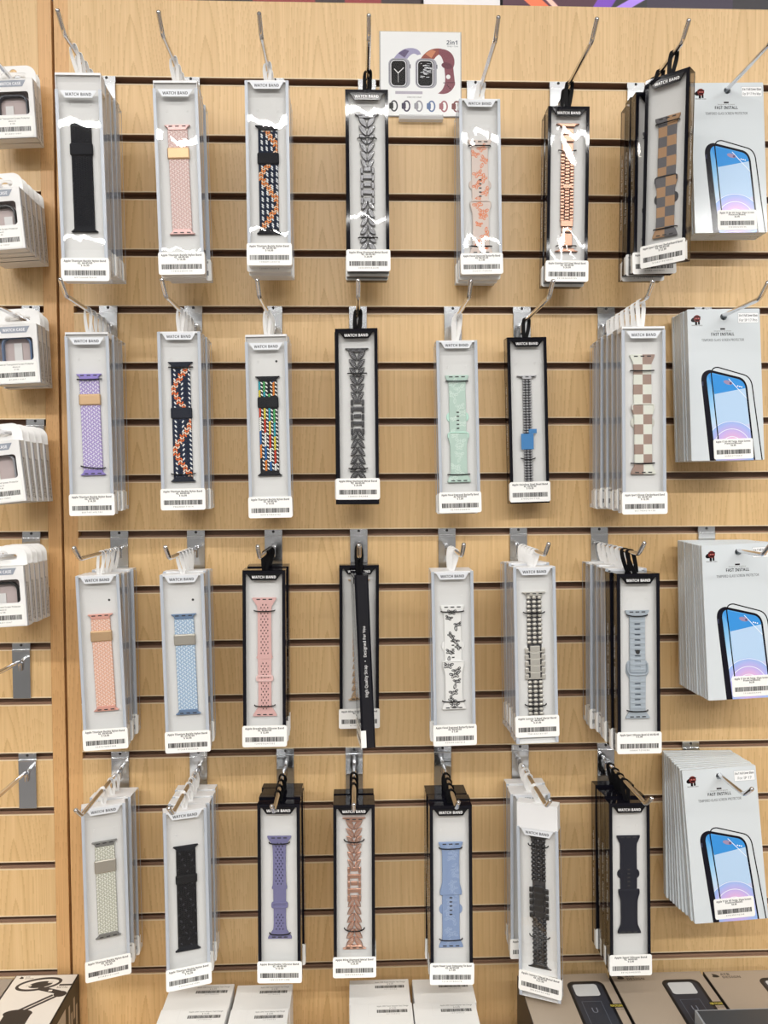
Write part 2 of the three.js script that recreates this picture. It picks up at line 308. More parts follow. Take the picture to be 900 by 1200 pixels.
// two-piece silicone strap: the lower piece carries the wide keeper, or the upper one when turned
function silicone(o) {
  return (b) => {
    const len = o.len || 140, h = o.hw || 11, W = 15.6, jy = o.join || 0.54, J = len * jy;
    const up = [[0, W - 0.4], [-2.5, W - 0.6], [-8, h + 1.6], [-14, h], [-J * 0.62, h], [-J * 0.7, h + 0.2], [-J - 3, h - 0.2]];
    const lo = [[-J, h + 2.6], [-J - 5, h + 2.8], [-J - 13, h + 0.6], [-J - 20, h], [-len + 14, h], [-len + 8, h + 1.6], [-len + 2.5, W - 0.6], [-len, W - 0.4]];
    const A = planar(ext(halfShape(up), 2.2, 0.45, 0.4), -17, -len, 17, 0), L = planar(ext(halfShape(lo), 2.8, 0.6, 1.2), -17, -len, 17, 0);
    const f = (q) => { if (o.turn) q.rotateZ(Math.PI).translate(0, -len, 0); return q; };
    mesh('strap', f(A), o.m, b); mesh('strap', f(L), o.m, b);
    // keeper ring bulging at both sides of the upper piece
    const ky = -J * (o.ky || 0.72), ring = ext(rr(h * 2 + 7.2, 13, 6, 0, ky), 1.6, 0.4, 0.1); mesh('keeper', f(planar(ring, -17, -len, 17, 0)), o.km || o.m, b);
    mesh('adjustment_holes', f(join([0, 1, 2, 3, 4].map((i) => rbox(3.4, 1.6, 0.3, 0.1, 0, ky + 6 - i * 5.2, 2.75)))), bandMat.slotDark, b);
    if (o.rim) mesh('rim', f(tube([[-h - 2, -J - 6, 3.6], [-h - 2, -J - 1, 3.9], [-h + 1, -J + 0.6, 4], [h - 1, -J + 0.6, 4], [h + 2, -J - 1, 3.9], [h + 2, -J - 6, 3.6]], 0.9, 20, 6)), o.rim, b);
    for (const y of [-2.2, -len + 2.2]) mesh('clip_slots', join([-8, 0, 8].map((x) => rbox(4.8, 1.4, 0.5, 0.2, x, y, y < -20 && !o.turn || y > -20 && o.turn ? 4.05 : 2.65))), bandMat.slotDark, b);
    for (const y of o.cords || [8, len - 10]) cord(b, -y, 23, 0.6);
  };
}
function perforated(o) {
  return (b) => {
    const len = o.len, J = len * 0.5, hw = o.hw || 8, holes = (sh, y0, y1) => { for (let y = y0, r = 0; y > y1; y -= 3.6, r++) for (const x of r % 2 ? [-4.2, 0, 4.2] : [-2.1, 2.1]) { const p = new THREE.Path(); p.absellipse(x, y, 0.75, 1.15, 0, Math.PI * 2, true); sh.holes.push(p); } return sh; };
    const A = halfShape([[0, 15], [-2.4, 14.4], [-8, hw + 2.4], [-17, hw], [-J + 8, hw], [-J, hw + 1.4], [-J - 2, hw + 0.6]]), B = halfShape([[-J - 1, hw - 0.6], [-J - 4, hw - 0.2], [-len + 17, hw - 0.4], [-len + 8, hw + 2.4], [-len + 2.4, 14.4], [-len, 15]]);
    mesh('strap', ext(holes(A, -9, -J + 4), 2.2, 0, 0.9, 6), o.m, b); mesh('strap', ext(holes(B, -J - (o.gap || 8), -len + 9), 2, 0, 0.5, 6), o.m, b);
    mesh('strap_lining', rbox(hw * 1.6, len - 16, 0.3, 0.1, 0, -len / 2, 0.3), bandMat.slotDark, b);
    const ky = -J - (o.kd || 27), ring = rr(hw * 2 + 4.5, 8, 3, 0, ky); ring.holes.push(rr(hw * 2 - 1.5, 3.4, 1.4, 0, ky, THREE.Path)); mesh('keeper', ext(ring, 2.4, 0.4, 1.2), o.km || o.m, b);
    for (const y of [-2, -len + 2]) mesh('clip_slots', join([-7.5, 0, 7.5].map((x) => rbox(4.6, 1.3, 0.5, 0.2, x, y, y < -20 ? 2.6 : 3.2))), bandMat.slotDark, b);
    for (const y of o.cords) cord(b, -y, 20, 0.9);
  };
}
function ladder(o) {
  return (b) => {
    const len = 134, hw = 9.6, slots = (sh, y0, y1) => { for (let y = y0; y > y1; y -= 6.6) sh.holes.push(rr(7.4, 1.9, 0.8, 0, y, THREE.Path)); return sh; };
    const A = halfShape([[0, 15], [-2.5, 14.2], [-8, hw + 1], [-13, hw], [-70, hw], [-77, hw - 0.6]]), B = halfShape([[-80, hw - 1], [-84, hw + 0.4], [-len + 12, hw], [-len + 8, hw + 1], [-len + 2.5, 14.2], [-len, 15]]);
    mesh('strap', ext(slots(A, -17, -74), 2.2, 0, 0.8), o.m, b); mesh('strap', ext(slots(B, -91, -len + 13), 2.2, 0, 0.8), o.m, b);
    mesh('strap_lining', rbox(hw * 1.7, len - 18, 0.3, 0.1, 0, -len / 2, 0.35), mat(lin(0.16, 0.2, 0.25), 0.6), b);
    const K = halfShape([[-63, hw + 2], [-68, hw + 4.2], [-77, hw + 4.6], [-82, hw + 2], [-86, hw]]); mesh('keeper', ext(K, 1.6, 0.4, 0.2), o.m, b);
    mesh('rim', tube([[-hw - 2.6, -66, 3], [-hw - 2.8, -74, 3.3], [-hw + 1, -79.5, 3.5], [hw - 1, -79.5, 3.5], [hw + 2.8, -74, 3.3], [hw + 2.6, -66, 3]], 1.1, 20, 6), o.m, b);
    const R2 = []; for (let y = 14; y < 74; y += 6.6) R2.push(rbox(hw * 2, 2.6, 1, 0.4, 0, -y, 3)); for (let y = 88; y < len - 12; y += 6.6) R2.push(rbox(hw * 2, 2.6, 1, 0.4, 0, -y, 3)); mesh('ribs', join(R2), o.m, b);
    mesh('pin_button', new THREE.CylinderGeometry(2.6, 2.6, 0.8, 16).rotateX(Math.PI / 2).translate(0, -51.5, 3.4), bandMat.slotDark, b);
    for (const y of [-2, -len + 2]) mesh('clip_slots', join([-7.5, 0, 7.5].map((x) => rbox(4.8, 1.3, 0.5, 0.2, x, y, 3.1))), bandMat.slotDark, b);
    cord(b, -7, 20, 1.6); cord(b, -len + 9, 20, 0.8);
  };
}
function checkTex(a, c) { return tex(64, 384, (x) => { for (let r = 0; r < 12; r++) for (let k = 0; k < 2; k++) { x.fillStyle = (r + k) % 2 ? a : c; x.fillRect(k * 32, r * 32, 32, 32); } }); }

// ---------------------------------------------------------------- watch band boxes
const BW = 53.5, BH = 221, BT = 17.5;
const titleTex = { w: tex(256, 64, (x, w, h) => { x.fillStyle = '#dfe3e8'; x.fillRect(0, 0, w, h); text(x, 'WATCH BAND', w / 2, h / 2 + 3, 36, { bold: true, color: '#1d2126', w: 184 }); }), b: tex(256, 64, (x, w, h) => { x.fillStyle = '#0b0b0e'; x.fillRect(0, 0, w, h); text(x, 'WATCH BAND', w / 2, h / 2 + 3, 36, { bold: true, color: '#f8f8f8', w: 184 }); }) };
const titleMat = { w: mat(0xffffff, 0.4, { map: titleTex.w }), b: mat(0xffffff, 0.07, { map: titleTex.b }) };
const sideTextMat = mat(0xffffff, 0.4, { transparent: true, map: tex(1024, 64, (x, w, h) => { x.clearRect(0, 0, w, h); text(x, 'High Quality Strap   •   Designed For You', w / 2, h / 2, 50, { color: '#fafafa', w: 1000 }); }) });
const titleShape = poly([[-21, 0], [-15.5, -8.5], [15.5, -8.5], [21, 0]]);
const titleGeo = planar(ext(titleShape, 0.2, 0, 0), -21, -8.5, 21, 0);
const sideTextGeo = (() => { const g = new THREE.PlaneGeometry(104, 6.5); const a = g.clone().rotateZ(Math.PI / 2).rotateY(Math.PI / 2).translate(BW / 2 + 0.12, BH * 0.5, -BT / 2 - 0.5), b = g.clone().rotateZ(-Math.PI / 2).rotateY(-Math.PI / 2).translate(-BW / 2 - 0.12, BH * 0.5, -BT / 2 - 0.5); return [a, b]; })();
function filmGeo(w, h, seed) {   // slightly slack plastic film
  const g = new THREE.PlaneGeometry(w, h, 10, 44), p = g.attributes.position, r = rng(seed), a = r() * 6, b = r() * 6, c = r() * 6, k = 0.7 + 0.5 * r();
  for (let i = 0; i < p.count; i++) { const x = p.getX(i), y = p.getY(i), e = 1 - Math.pow(Math.abs(2 * x / w), 3); p.setZ(i, e * k * (0.16 * Math.sin(x * 0.16 + a + y * 0.02) + 0.08 * Math.sin(y * 0.1 + b + x * 0.05) + 0.045 * Math.sin(x * 0.33 + y * 0.16 + c) - 0.1 * Math.cos(x / w * Math.PI))); }
  g.computeVertexNormals(); return g.translate(0, h / 2, 0);
}
const filmW = [3, 8, 15, 21].map((s) => filmGeo(BW - 6, BH - 1, s)), filmB = [5, 9, 17, 24].map((s) => filmGeo(BW - 8, BH - 12, s).translate(0, 5, 0));
const cardGeo = (() => {       // white liner: flat in the middle, curving forward at both ends, with four small embossed studs
  const prof = [[0.6, -1.6], [3, -3], [9, -5], [18, -6.4], [30, -6.8], [BH - 30, -6.8], [BH - 18, -6.4], [BH - 9, -5], [BH - 3, -3], [BH - 0.6, -1.6]];
  const s = prof.map(([y, z]) => [z, y]), back = prof.slice().reverse().map(([y, z]) => [z - 0.7, y]);
  const g = new THREE.ExtrudeGeometry(poly([...s, ...back]), { depth: BW - 2.4, bevelEnabled: false }).rotateY(-Math.PI / 2);
  // rotateY(-90deg) sends x to z and depth to -x
  g.translate((BW - 2.4) / 2, 0, 0);
  const studs = []; for (const x of [-12, 12]) for (const y of [42, BH - 33]) studs.push(new THREE.TorusGeometry(1.3, 0.28, 6, 12).translate(x, y, -6.7));
  return join([g, ...studs]);
})();
const dotGeo = new THREE.CylinderGeometry(1.5, 1.5, 0.3, 12).rotateX(Math.PI / 2).translate(11.5, BH - 33, -6.6);
const topCapW = join([box(BW - 0.8, 0.4, BT - 0.4, 0, BH - 0.2, -BT / 2), box(BW - 7, 2.4, 0.4, 0, BH - 1.2, -0.3), box(BW - 0.8, 3, 0.4, 0, BH - 1.5, -BT + 0.2)]);
const endCapW = join([box(BW - 0.8, 0.5, BT - 0.4, 0, 0.25, -BT / 2), box(BW - 0.8, 5, 0.4, 0, 2.5, -BT + 0.2)]);
const borderW = join([-1, 1].flatMap((s) => [box(3.8, BH - 0.6, 0.35, s * (BW / 2 - 1.9), BH / 2, -0.17), box(0.35, BH - 0.6, 1.4, s * (BW / 2 - 0.17), BH / 2, -0.9), box(0.35, BH - 0.6, 0.7, s * (BW / 2 - 0.17), BH / 2, -BT + 0.5)]));
const sidesW = [-1, 1].map((s) => new THREE.PlaneGeometry(BT - 2.6, BH - 1.2).rotateY(s * Math.PI / 2).translate(s * (BW / 2 - 0.1), BH / 2, -BT / 2 - 0.2));
const frameB = (() => {
  const sh = poly([[-BW / 2, 0], [BW / 2, 0], [BW / 2, BH], [-BW / 2, BH]]); const hole = new THREE.Path(); const a = BW / 2 - 4.2;
  [[-a, 10], [-a, BH - 5], [-21, BH - 5], [-15.5, BH - 12.5], [15.5, BH - 12.5], [21, BH - 5], [a, BH - 5], [a, 10]].forEach(([x, y], i) => (i ? hole.lineTo(x, y) : hole.moveTo(x, y))); hole.closePath(); sh.holes.push(hole);
  return join([ext(sh, 0.5, 0, -0.5), box(BW, 0.5, BT, 0, BH - 0.25, -BT / 2), box(BW, 0.5, BT, 0, 0.25, -BT / 2), ...[-1, 1].flatMap((s) => [box(0.4, BH - 1, 2.6, s * (BW / 2 - 0.2), BH / 2, -1.6), box(0.4, BH - 1, 2, s * (BW / 2 - 0.2), BH / 2, -BT + 1)])]);
})();
const sidesB = [-1, 1].map((s) => new THREE.PlaneGeometry(BT - 4, BH - 1.2).rotateY(s * Math.PI / 2).translate(s * (BW / 2 - 0.1), BH / 2, -BT / 2));
const stickG = stickerGeo(BW);
function makeBox(kind, film, sticker, band, o = {}) {
  const t = new THREE.Group(), dark = kind === 'b', s = o.slid || 0;
  // with a sleeve slid down by s, the tray stands s above the sleeve
  if (!dark) {
    const tray = mesh('tray', cardGeo, M.card, t); tray.position.y = s / 1000; mesh('corner_stud', dotGeo, o.dot ? M.hole : M.card, tray);
    mesh('bottom_cap', endCapW, M.whitePlastic, t);
    if (!s) mesh('top_cap', topCapW, M.whitePlastic, t);
    else {                                       // the tray's own end shows above the sleeve
      const h = s + 2, cy = BH - h / 2;
      const lid = mesh('top_cap', join([box(BW - 1.4, 0.5, BT - 1, 0, BH - 0.3, -BT / 2), box(BW - 1.4, h, 0.5, 0, cy, -BT + 0.8), box(0.5, h, BT - 1, -BW / 2 + 0.9, cy, -BT / 2), box(0.5, h, BT - 1, BW / 2 - 0.9, cy, -BT / 2), o.solidTop ? box(BW - 1.4, h, 0.5, 0, cy, -0.8) : box(BW - 1.4, 2.4, 0.5, 0, BH - 1.4, -0.8)]), M.whitePlastic, t);
      lid.position.y = s / 1000;
    }
    mesh('printed_border', borderW, M.border, t);
    mesh('window_film', filmW[film % 4], M.clear, t).position.z = 0.0001;
    sidesW.forEach((g) => mesh('side_film', g, M.side, t));
    const ti = mesh('title_tab', titleGeo, titleMat.w, t); ti.position.set(0, (BH - 1.8) / 1000, 0.0004);
  } else {
    mesh('printed_sleeve', frameB, M.black, t); mesh('tray', cardGeo, M.card, t);
    mesh('window_film', filmB[film % 4], M.clear, t);
    sidesB.forEach((g) => mesh('side_panel', g, o.charcoal ? M.charcoal : M.smoke, t));
    sideTextGeo.forEach((g) => mesh('side_lettering', g, sideTextMat, t));
    const ti = mesh('title_tab', titleGeo, titleMat.b, t); ti.position.set(0, (BH - 4) / 1000, 0.0003);
  }
  const st = mesh('price_sticker', stickG, sticker, t); st.position.y = (o.sy ?? -1.5) / 1000; st.rotation.z = R(o.sr || 0);
  const b = part('watch_band', t); band(b);
  b.position.set((o.bx || 0) / 1000, (BH + s - (o.top || 48)) / 1000, -0.0067); b.rotation.z = R(o.br || 0);
  return t;
}
function ribbon(pts, wz, wx, th) {   // flat ribbon swept along a curve, its width along wv
  const c = new THREE.CatmullRomCurve3(pts, false, 'catmullrom', 0.5).getPoints(26), pos = [], idx = [];
  c.forEach((p, i) => { const ph = Math.min(1, Math.abs(i / (c.length - 1) - 0.5) * 3.2) * 1.05, wv = wz.clone().multiplyScalar(Math.cos(ph)).addScaledVector(wx, Math.sin(ph)), t = c[Math.min(i + 1, c.length - 1)].clone().sub(c[Math.max(i - 1, 0)]).normalize(), n = t.clone().cross(wv).normalize().multiplyScalar(th / 2); for (const [a, q] of [[-1, -1], [1, -1], [1, 1], [-1, 1]]) { const v = p.clone().addScaledVector(wv, a).addScaledVector(n, q); pos.push(v.x, v.y, v.z); } });
  for (let i = 0; i < c.length - 1; i++) for (let k = 0; k < 4; k++) { const a = i * 4 + k, b = i * 4 + (k + 1) % 4; idx.push(a, b, a + 4, b, b + 4, a + 4); }
  const g = new THREE.BufferGeometry(); g.setAttribute('position', new THREE.Float32BufferAttribute(pos, 3)); g.setIndex(idx); const n = g.toNonIndexed(); n.computeVertexNormals(); n.setAttribute('uv', new THREE.Float32BufferAttribute(new Float32Array(n.attributes.position.count * 2), 2)); return n;
}
function hangLoop(t, top, armPt, m, w = 2.5) {   // from the box top round the hook's arm
  t.updateMatrixWorld(true);
  const q = t.worldToLocal(armPt.clone()).multiplyScalar(1000), a = new THREE.Vector3(0, top - 0.3, -BT / 2);
  const u = q.clone().sub(a), L = u.length(); u.normalize();
  const inv = t.quaternion.clone().invert(), z = new THREE.Vector3(0, 0, 1).applyQuaternion(inv), x = u.clone().cross(z).normalize(), wv = x.clone().cross(u).normalize().multiplyScalar(w);
  const P = (f, s) => a.clone().addScaledVector(u, f).addScaledVector(x, s);
  mesh('hang_loop', ribbon([P(0, -1.2), P(L * 0.3, -2.6), P(L * 0.7, -3.7), P(L, -3.5), P(L + 2.4, -2.4), P(L + 3.4, 0), P(L + 2.4, 2.4), P(L, 3.5), P(L * 0.7, 3.7), P(L * 0.3, 2.6), P(0, 1.2)], wv, x.clone().multiplyScalar(w), 0.5), m, t);
}

// ---------------------------------------------------------------- the products on the hooks
const two = (a, c) => (i, r) => ((i + r) % 2 ? a : c);
const zig = (c, r, f) => { const p = (r / 13 + f) % 2, x = (p < 1 ? p : 2 - p) * 8; return Math.abs(x - c) < 1.3; };
const braids = {
  black: braidTex(two('#17181d', '#22242b'), '#0c0d10'), pink: braidTex(two('#e2c4be', '#eedcd8'), '#c9a8a3'), lilac: braidTex(two('#b5a7d8', '#e2ddef'), '#9585bf'),
  peach: braidTex(two('#ecbca4', '#f1d3c6'), '#d6a58f'), sky: braidTex(two('#a9c2dc', '#d5e2ee'), '#8ca6c2'), cream: braidTex(two('#c9cabb', '#e3e3da'), '#9d9f90'), jet: braidTex((c, r) => ((c * 7 + r * 5) % 11 === 0 ? '#3a3a40' : '#17171a'), '#0d0d0f'),
  navy: braidTex((c, r) => (zig(c, r, 0.2) ? (r % 2 ? '#e98a4a' : '#f0c9a8') : c % 2 ? (r % 3 ? '#dfe3e6' : '#2a3346') : '#222c40'), '#171c29'),
  navyB: braidTex((c, r) => (zig(c, r, 1.1) ? (r % 2 ? '#e8703a' : '#f3d3bd') : c % 3 === 1 ? (r % 2 ? '#e6e8ea' : '#2b3650') : '#202a40'), '#171c29'),
  rainbow: braidTex((c, r) => { const k = ['#3aa7b8', '#e3d24a', '#d5482f', '#f0f0ea', '#2d6fb4', '#e98b3a', '#1d1f24', '#57b36a']; return c % 2 ? ((r % 2) ? '#f2f2ee' : '#20222a') : k[(Math.floor((r + c * 3) / 7) + (c * 3)) % 8]; }, '#26262c'),
};
const plasticBlack = pmat(lin(0.008, 0.009, 0.013), 0.75, { specularIntensity: 0.35 }), plasticNavy = pmat(lin(0.012, 0.016, 0.028), 0.75, { specularIntensity: 0.35 });
const lugM = (r, g, b) => mat(lin(r, g, b), 0.35, { metalness: 0.3 });
const sil = (r, g, b, o = {}) => pmat(lin(r, g, b), 0.8, { specularIntensity: 0.3, ...o });
const N1 = ['Apple Titanium Buckle Nylon Band', '42, 44/45/49', '$ 14.99'], NB = ['Apple Floral Engraved Butterfly Band', '42, 44/45/49', '$ 7.99'], NC = ['Apple Bling Diamond Metal Band', '42, 44/45/49', '$ 24.99'], NS = ['Apple Sport Silicone Band', '42, 44/45/49', '$ 5.99'];
const flatB = (bg, fg, seed, lw) => mat(0xffffff, 0.55, { map: printTex(bg, fg, seed, lw), bumpMap: printTex('#888', '#222', seed, lw + 1, true), bumpScale: 0.0004 });
// id: [box kind, count on the hook, pose of the front box (mm, degrees) at its top centre, hook x, band, options, look of the band, sticker]
const P = {
  11: ['w', 5, [-323.1, -141.1, 133.7, 2.2, 0.2, 1.1], -330.9, woven({ map: braids.black, lug: plasticBlack, slider: plasticBlack, slide: 33, len: 129, dash: false }), { slid: 19, top: 54, sr: -0.5 }, 'plain black woven band with black slider', N1],
  12: ['w', 4, [-215.6, -137, 111, 1.2, 0.2, 1.3], -219.1, woven({ map: braids.pink, lug: lugM(0.62, 0.4, 0.38), slider: bandMat.gold, slide: 34, len: 131 }), { slid: 9, top: 51, br: 0.6 }, 'pale pink woven band with gold slider', N1],
  13: ['w', 4, [-106.7, -130.9, 101.8, -0.5, 1.1, 0.2], -106.5, woven({ map: braids.navy, lug: plasticBlack, slider: plasticBlack, slide: 40, len: 131, dash: false }), { top: 52 }, 'navy and orange braided band without cords', N1],
  14: ['b', 3, [15.5, -133.1, 87.2, 0.3, 1.6, 0.3], 17.4, (b) => { chevron(bandMat.steel, 172)(b); cord(b, -30, 18, 0.6); cord(b, -152, 18, 0.6); }, { top: 28 }, 'bright silver rhinestone chevron band', NC],
  15: ['w', 3, [161.2, -129.8, 61.1, 2, 0.8, 0.9], 165.2, silicone({ m: flatB('#d3c3ba', '#dd7440', 5, 3), km: sil(0.64, 0.54, 0.49), rim: sil(0.7, 0.62, 0.57), len: 146 }), { top: 50, sr: 0.8 }, 'beige silicone band with orange butterflies', NB],
  16: ['b', 2, [275.5, -140.9, 66.9, -1.3, 0.5, -0.5], 278.7, dlink(bandMat.rose), { top: 20 }, 'rose gold metal link band with polished plates', ['Apple Stainless D/V Steel Metal Band', '42, 44/45/49', '$ 24.99']],
  17: ['b', 4, [375.6, -134.5, 134.8, -43, 1.7, -1.7], 385.7, silicone({ m: mat(0xffffff, 0.55, { map: checkTex('#ab8663', '#615f62') }), km: sil(0.07, 0.07, 0.075), rim: sil(0.07, 0.07, 0.075), len: 143, ky: 1.35, join: 0.5 }), { top: 47, sr: 2, sy: -3, next: 98 }, 'brown and grey checkered silicone band', ['Apple Sport Silicone Checkerboard Band', '42, 44/45/49', '$ 12.99']],
  21: ['w', 5, [-333.2, -433.9, 91.1, 1.4, 0, 0.8], -334, woven({ map: braids.lilac, lug: lugM(0.3, 0.24, 0.62), slider: bandMat.gold, slide: 32, len: 126, cords: true, tilt: -1.5 }), { slid: 5, top: 51, br: 0.7 }, 'lilac woven band with gold slider', N1],
  22: ['w', 4, [-220.5, -432.7, 88.7, 0.3, -0.1, 0.7], -220, woven({ map: braids.navyB, lug: plasticNavy, slider: plasticNavy, slide: 64, len: 150, dash: false, cords: true }), { top: 37 }, 'navy and orange braided band with tie cords', N1],
  23: ['w', 3, [-113.3, -434.7, 81.5, -1.6, 0, 0.9], -112, woven({ map: braids.rainbow, lug: plasticBlack, slider: plasticBlack, slide: 33, len: 126, dash: false }), { slid: 9, top: 52, dot: true }, 'rainbow braided band with black slider', N1],
  24: ['b', 3, [0.5, -428.6, 88.7, -5.3, 0.8, 0.2], 3.1, (b) => { chevron(bandMat.gun, 170)(b); cord(b, -32, 18, 0.8); cord(b, -152, 18, 0.8); }, { top: 24, sy: 6 }, 'dark gunmetal rhinestone chevron band', NC],
  25: ['w', 2, [129.9, -439.4, 67.6, 1.6, 0, 1.1], 133.3, silicone({ m: flatB('#b3cbc0', '#cfe0d7', 9, 3), km: sil(0.5, 0.75, 0.65), rim: sil(0.55, 0.8, 0.7), len: 139 }), { top: 44 }, 'mint green silicone band with engraved butterflies', NB],
  26: ['b', 2, [227, -430, 40, 3, 0.4, 1.4], 228.6, beads(bandMat.silver, { len: 152, w: 13.5, cols: 3, p: 3.6, wo: 27, tape: true, cords: [112] }), { top: 50, sy: 2 }, 'slim silver bead band with blue tape', ['Apple Stainless Steel Bead Band', '42, 44/45/49', '$ 19.99']],
  27: ['w', 7, [346.4, -436, 140.3, -0.3, -0.3, 0.6], 345.8, silicone({ m: mat(0xffffff, 0.55, { map: checkTex('#9a8276', '#d9dbd0') }), km: sil(0.6, 0.6, 0.54), rim: sil(0.7, 0.7, 0.64), len: 145, cords: [20, 132], join: 0.42, ky: 1.35 }), { slid: 4, top: 33 }, 'brown and white checkered silicone band', ['Apple Sport Silicone Checkerboard Band', '42, 44/45/49', '$ 12.99']],
  31: ['w', 4, [-328.1, -736.7, 83.7, 3.8, -0.3, 1.9], -324.5, woven({ map: braids.peach, lug: lugM(0.78, 0.4, 0.33), slider: bandMat.gold, slide: 28, len: 124 }), { top: 50, dot: true, br: 0.8 }, 'peach woven band with gold slider', N1],
  32: ['w', 4, [-217, -733.8, 108.4, 2.3, 0, 1.3], -220.8, woven({ map: braids.sky, lug: lugM(0.16, 0.25, 0.4), slider: bandMat.nickel, slide: 32, len: 126 }), { top: 50, dot: true, br: 0.6 }, 'light blue woven band with champagne slider', N1],
  33: ['b', 4, [-117, -731, 98.4, 1.3, -0.6, -0.3], -115.2, perforated({ m: sil(0.66, 0.41, 0.39), km: sil(0.72, 0.5, 0.48), len: 150, hw: 8.6, cords: [17, 137] }), { top: 35 }, 'pink perforated silicone band', ['Apple Breathable Silicone Band', '42, 44/45/49', '$ 12.99']],
  34: ['b', 1, [2.3, -733, 28, 1.8, 0.2, -0.3], 2.2, chevron(bandMat.gold, 165), { top: 20, charcoal: true }, 'pale gold rhinestone band', NC],
  35: ['w', 3, [119.5, -734.5, 98.5, 0.9, 0, 0.8], 124.2, silicone({ m: flatB('#e6e6e4', '#1c1c1e', 14, 3.4), km: sil(0.78, 0.78, 0.77), rim: sil(0.8, 0.8, 0.79), len: 133 }), { top: 44 }, 'white silicone band with black butterflies', NB],
  36: ['w', 5, [220.7, -728.3, 112, 1.9, -1.7, 0.7], 223.9, beads(bandMat.champagne, { clasp: true, len: 160, cords: [27, 143] }), { top: 32, sy: 8 }, 'champagne silver three bead metal band', ['Apple Luxury 3 Bead Metal Band', '42, 44/45/49', '$ 21.99']],
  37: ['b', 2, [345.3, -735.9, 130.4, 0.2, -1.3, 0.2], 337.5, ladder({ m: sil(0.38, 0.43, 0.48) }), { top: 46 }, 'pale blue grey ladder cut silicone band', ['Apple Sport Silicone Band 42 44/45/49', '$ 5.99']],
  41: ['w', 3, [-327.3, -1033.8, 79, 18.1, -1.5, 0.7], -328.7, woven({ map: braids.cream, lug: lugM(0.2, 0.2, 0.19), slider: bandMat.nickel, slide: 32, len: 125, sh: 17 }), { top: 47, next: 52, br: 0.5 }, 'cream woven band with silver slider', N1],
  42: ['w', 4, [-219.5, -1033.7, 98, 16, -2.6, 0.4], -221.6, woven({ map: braids.jet, lug: plasticBlack, slider: pmat(lin(0.01, 0.01, 0.011), 0.7, { specularIntensity: 0.25 }), slide: 42, len: 132, sh: 11, dash: false }), { top: 46, next: 72 }, 'sparkly black woven band with black keeper', N1],
  43: ['b', 4, [-101.2, -1024.8, 105.1, -2, -3, 0.2], -102, perforated({ m: sil(0.17, 0.165, 0.31), len: 128, hw: 8.2, gap: 34, kd: 22, cords: [9, 122] }), { top: 42 }, 'purple perforated silicone band', ['Apple Breathable Silicone Band', '42, 44/45/49', '$ 12.99']],
  44: ['b', 3, [-6.6, -1036.4, 85.5, -0.3, -1.8, -0.2], -6.4, (b) => { chevron(bandMat.roseLink, 170)(b); cord(b, -31, 20, 2.4); cord(b, -146, 20, 2.8); }, { top: 18 }, 'rose gold rhinestone chevron band', NC],
  45: ['b', 4, [115.1, -1028.5, 112.3, 0.5, -3, -0.2], 117.3, silicone({ m: flatB('#8196ba', '#97a9c8', 22, 3), len: 132, turn: true, join: 0.5 }), { top: 47, sr: -1.4 }, 'cornflower blue silicone band with engraved flowers', ['Apple Flower Laser Embossing Tie Band', '42, 44/45/49', '$ 7.99']],
  46: ['w', 4, [227.7, -1036, 96.5, -25, -0.9, 1.2], 226.4, beads(bandMat.blackMetal, { clasp: true, len: 172, w: 20, cords: [14, 132], c0: 0.38, c1: 0.62 }), { slid: 31, top: 42, solidTop: true, sr: -2.5, sy: 6, next: 64 }, 'black three bead metal band', ['Apple Luxury 3 Bead Metal Band', '42, 44/45/49', '$ 21.99']],
  47: ['b', 4, [351.5, -1040.8, 86.8, 0.1, -2.7, -0.2], 348, silicone({ m: sil(0.012, 0.013, 0.022), len: 126, join: 0.55, cords: [] }), { top: 44 }, 'black sport silicone band', NS],
};
const E = new THREE.Euler();
function placeBox(t, [x, y, z, yaw, pit, rol], H) {
  t.rotation.copy(E.set(R(pit), R(yaw), R(rol), 'YXZ'));
  t.position.set(x / 1000, Y0 + y / 1000, z / 1000).add(new THREE.Vector3(0, -H / 1000, 0).applyEuler(t.rotation));
}
const rj = rng(77), ORD = ['first', 'second', 'third', 'fourth', 'fifth', 'sixth', 'seventh', 'eighth', 'ninth', 'tenth', 'eleventh', 'twelfth'];
let film = 0, seed = 1;
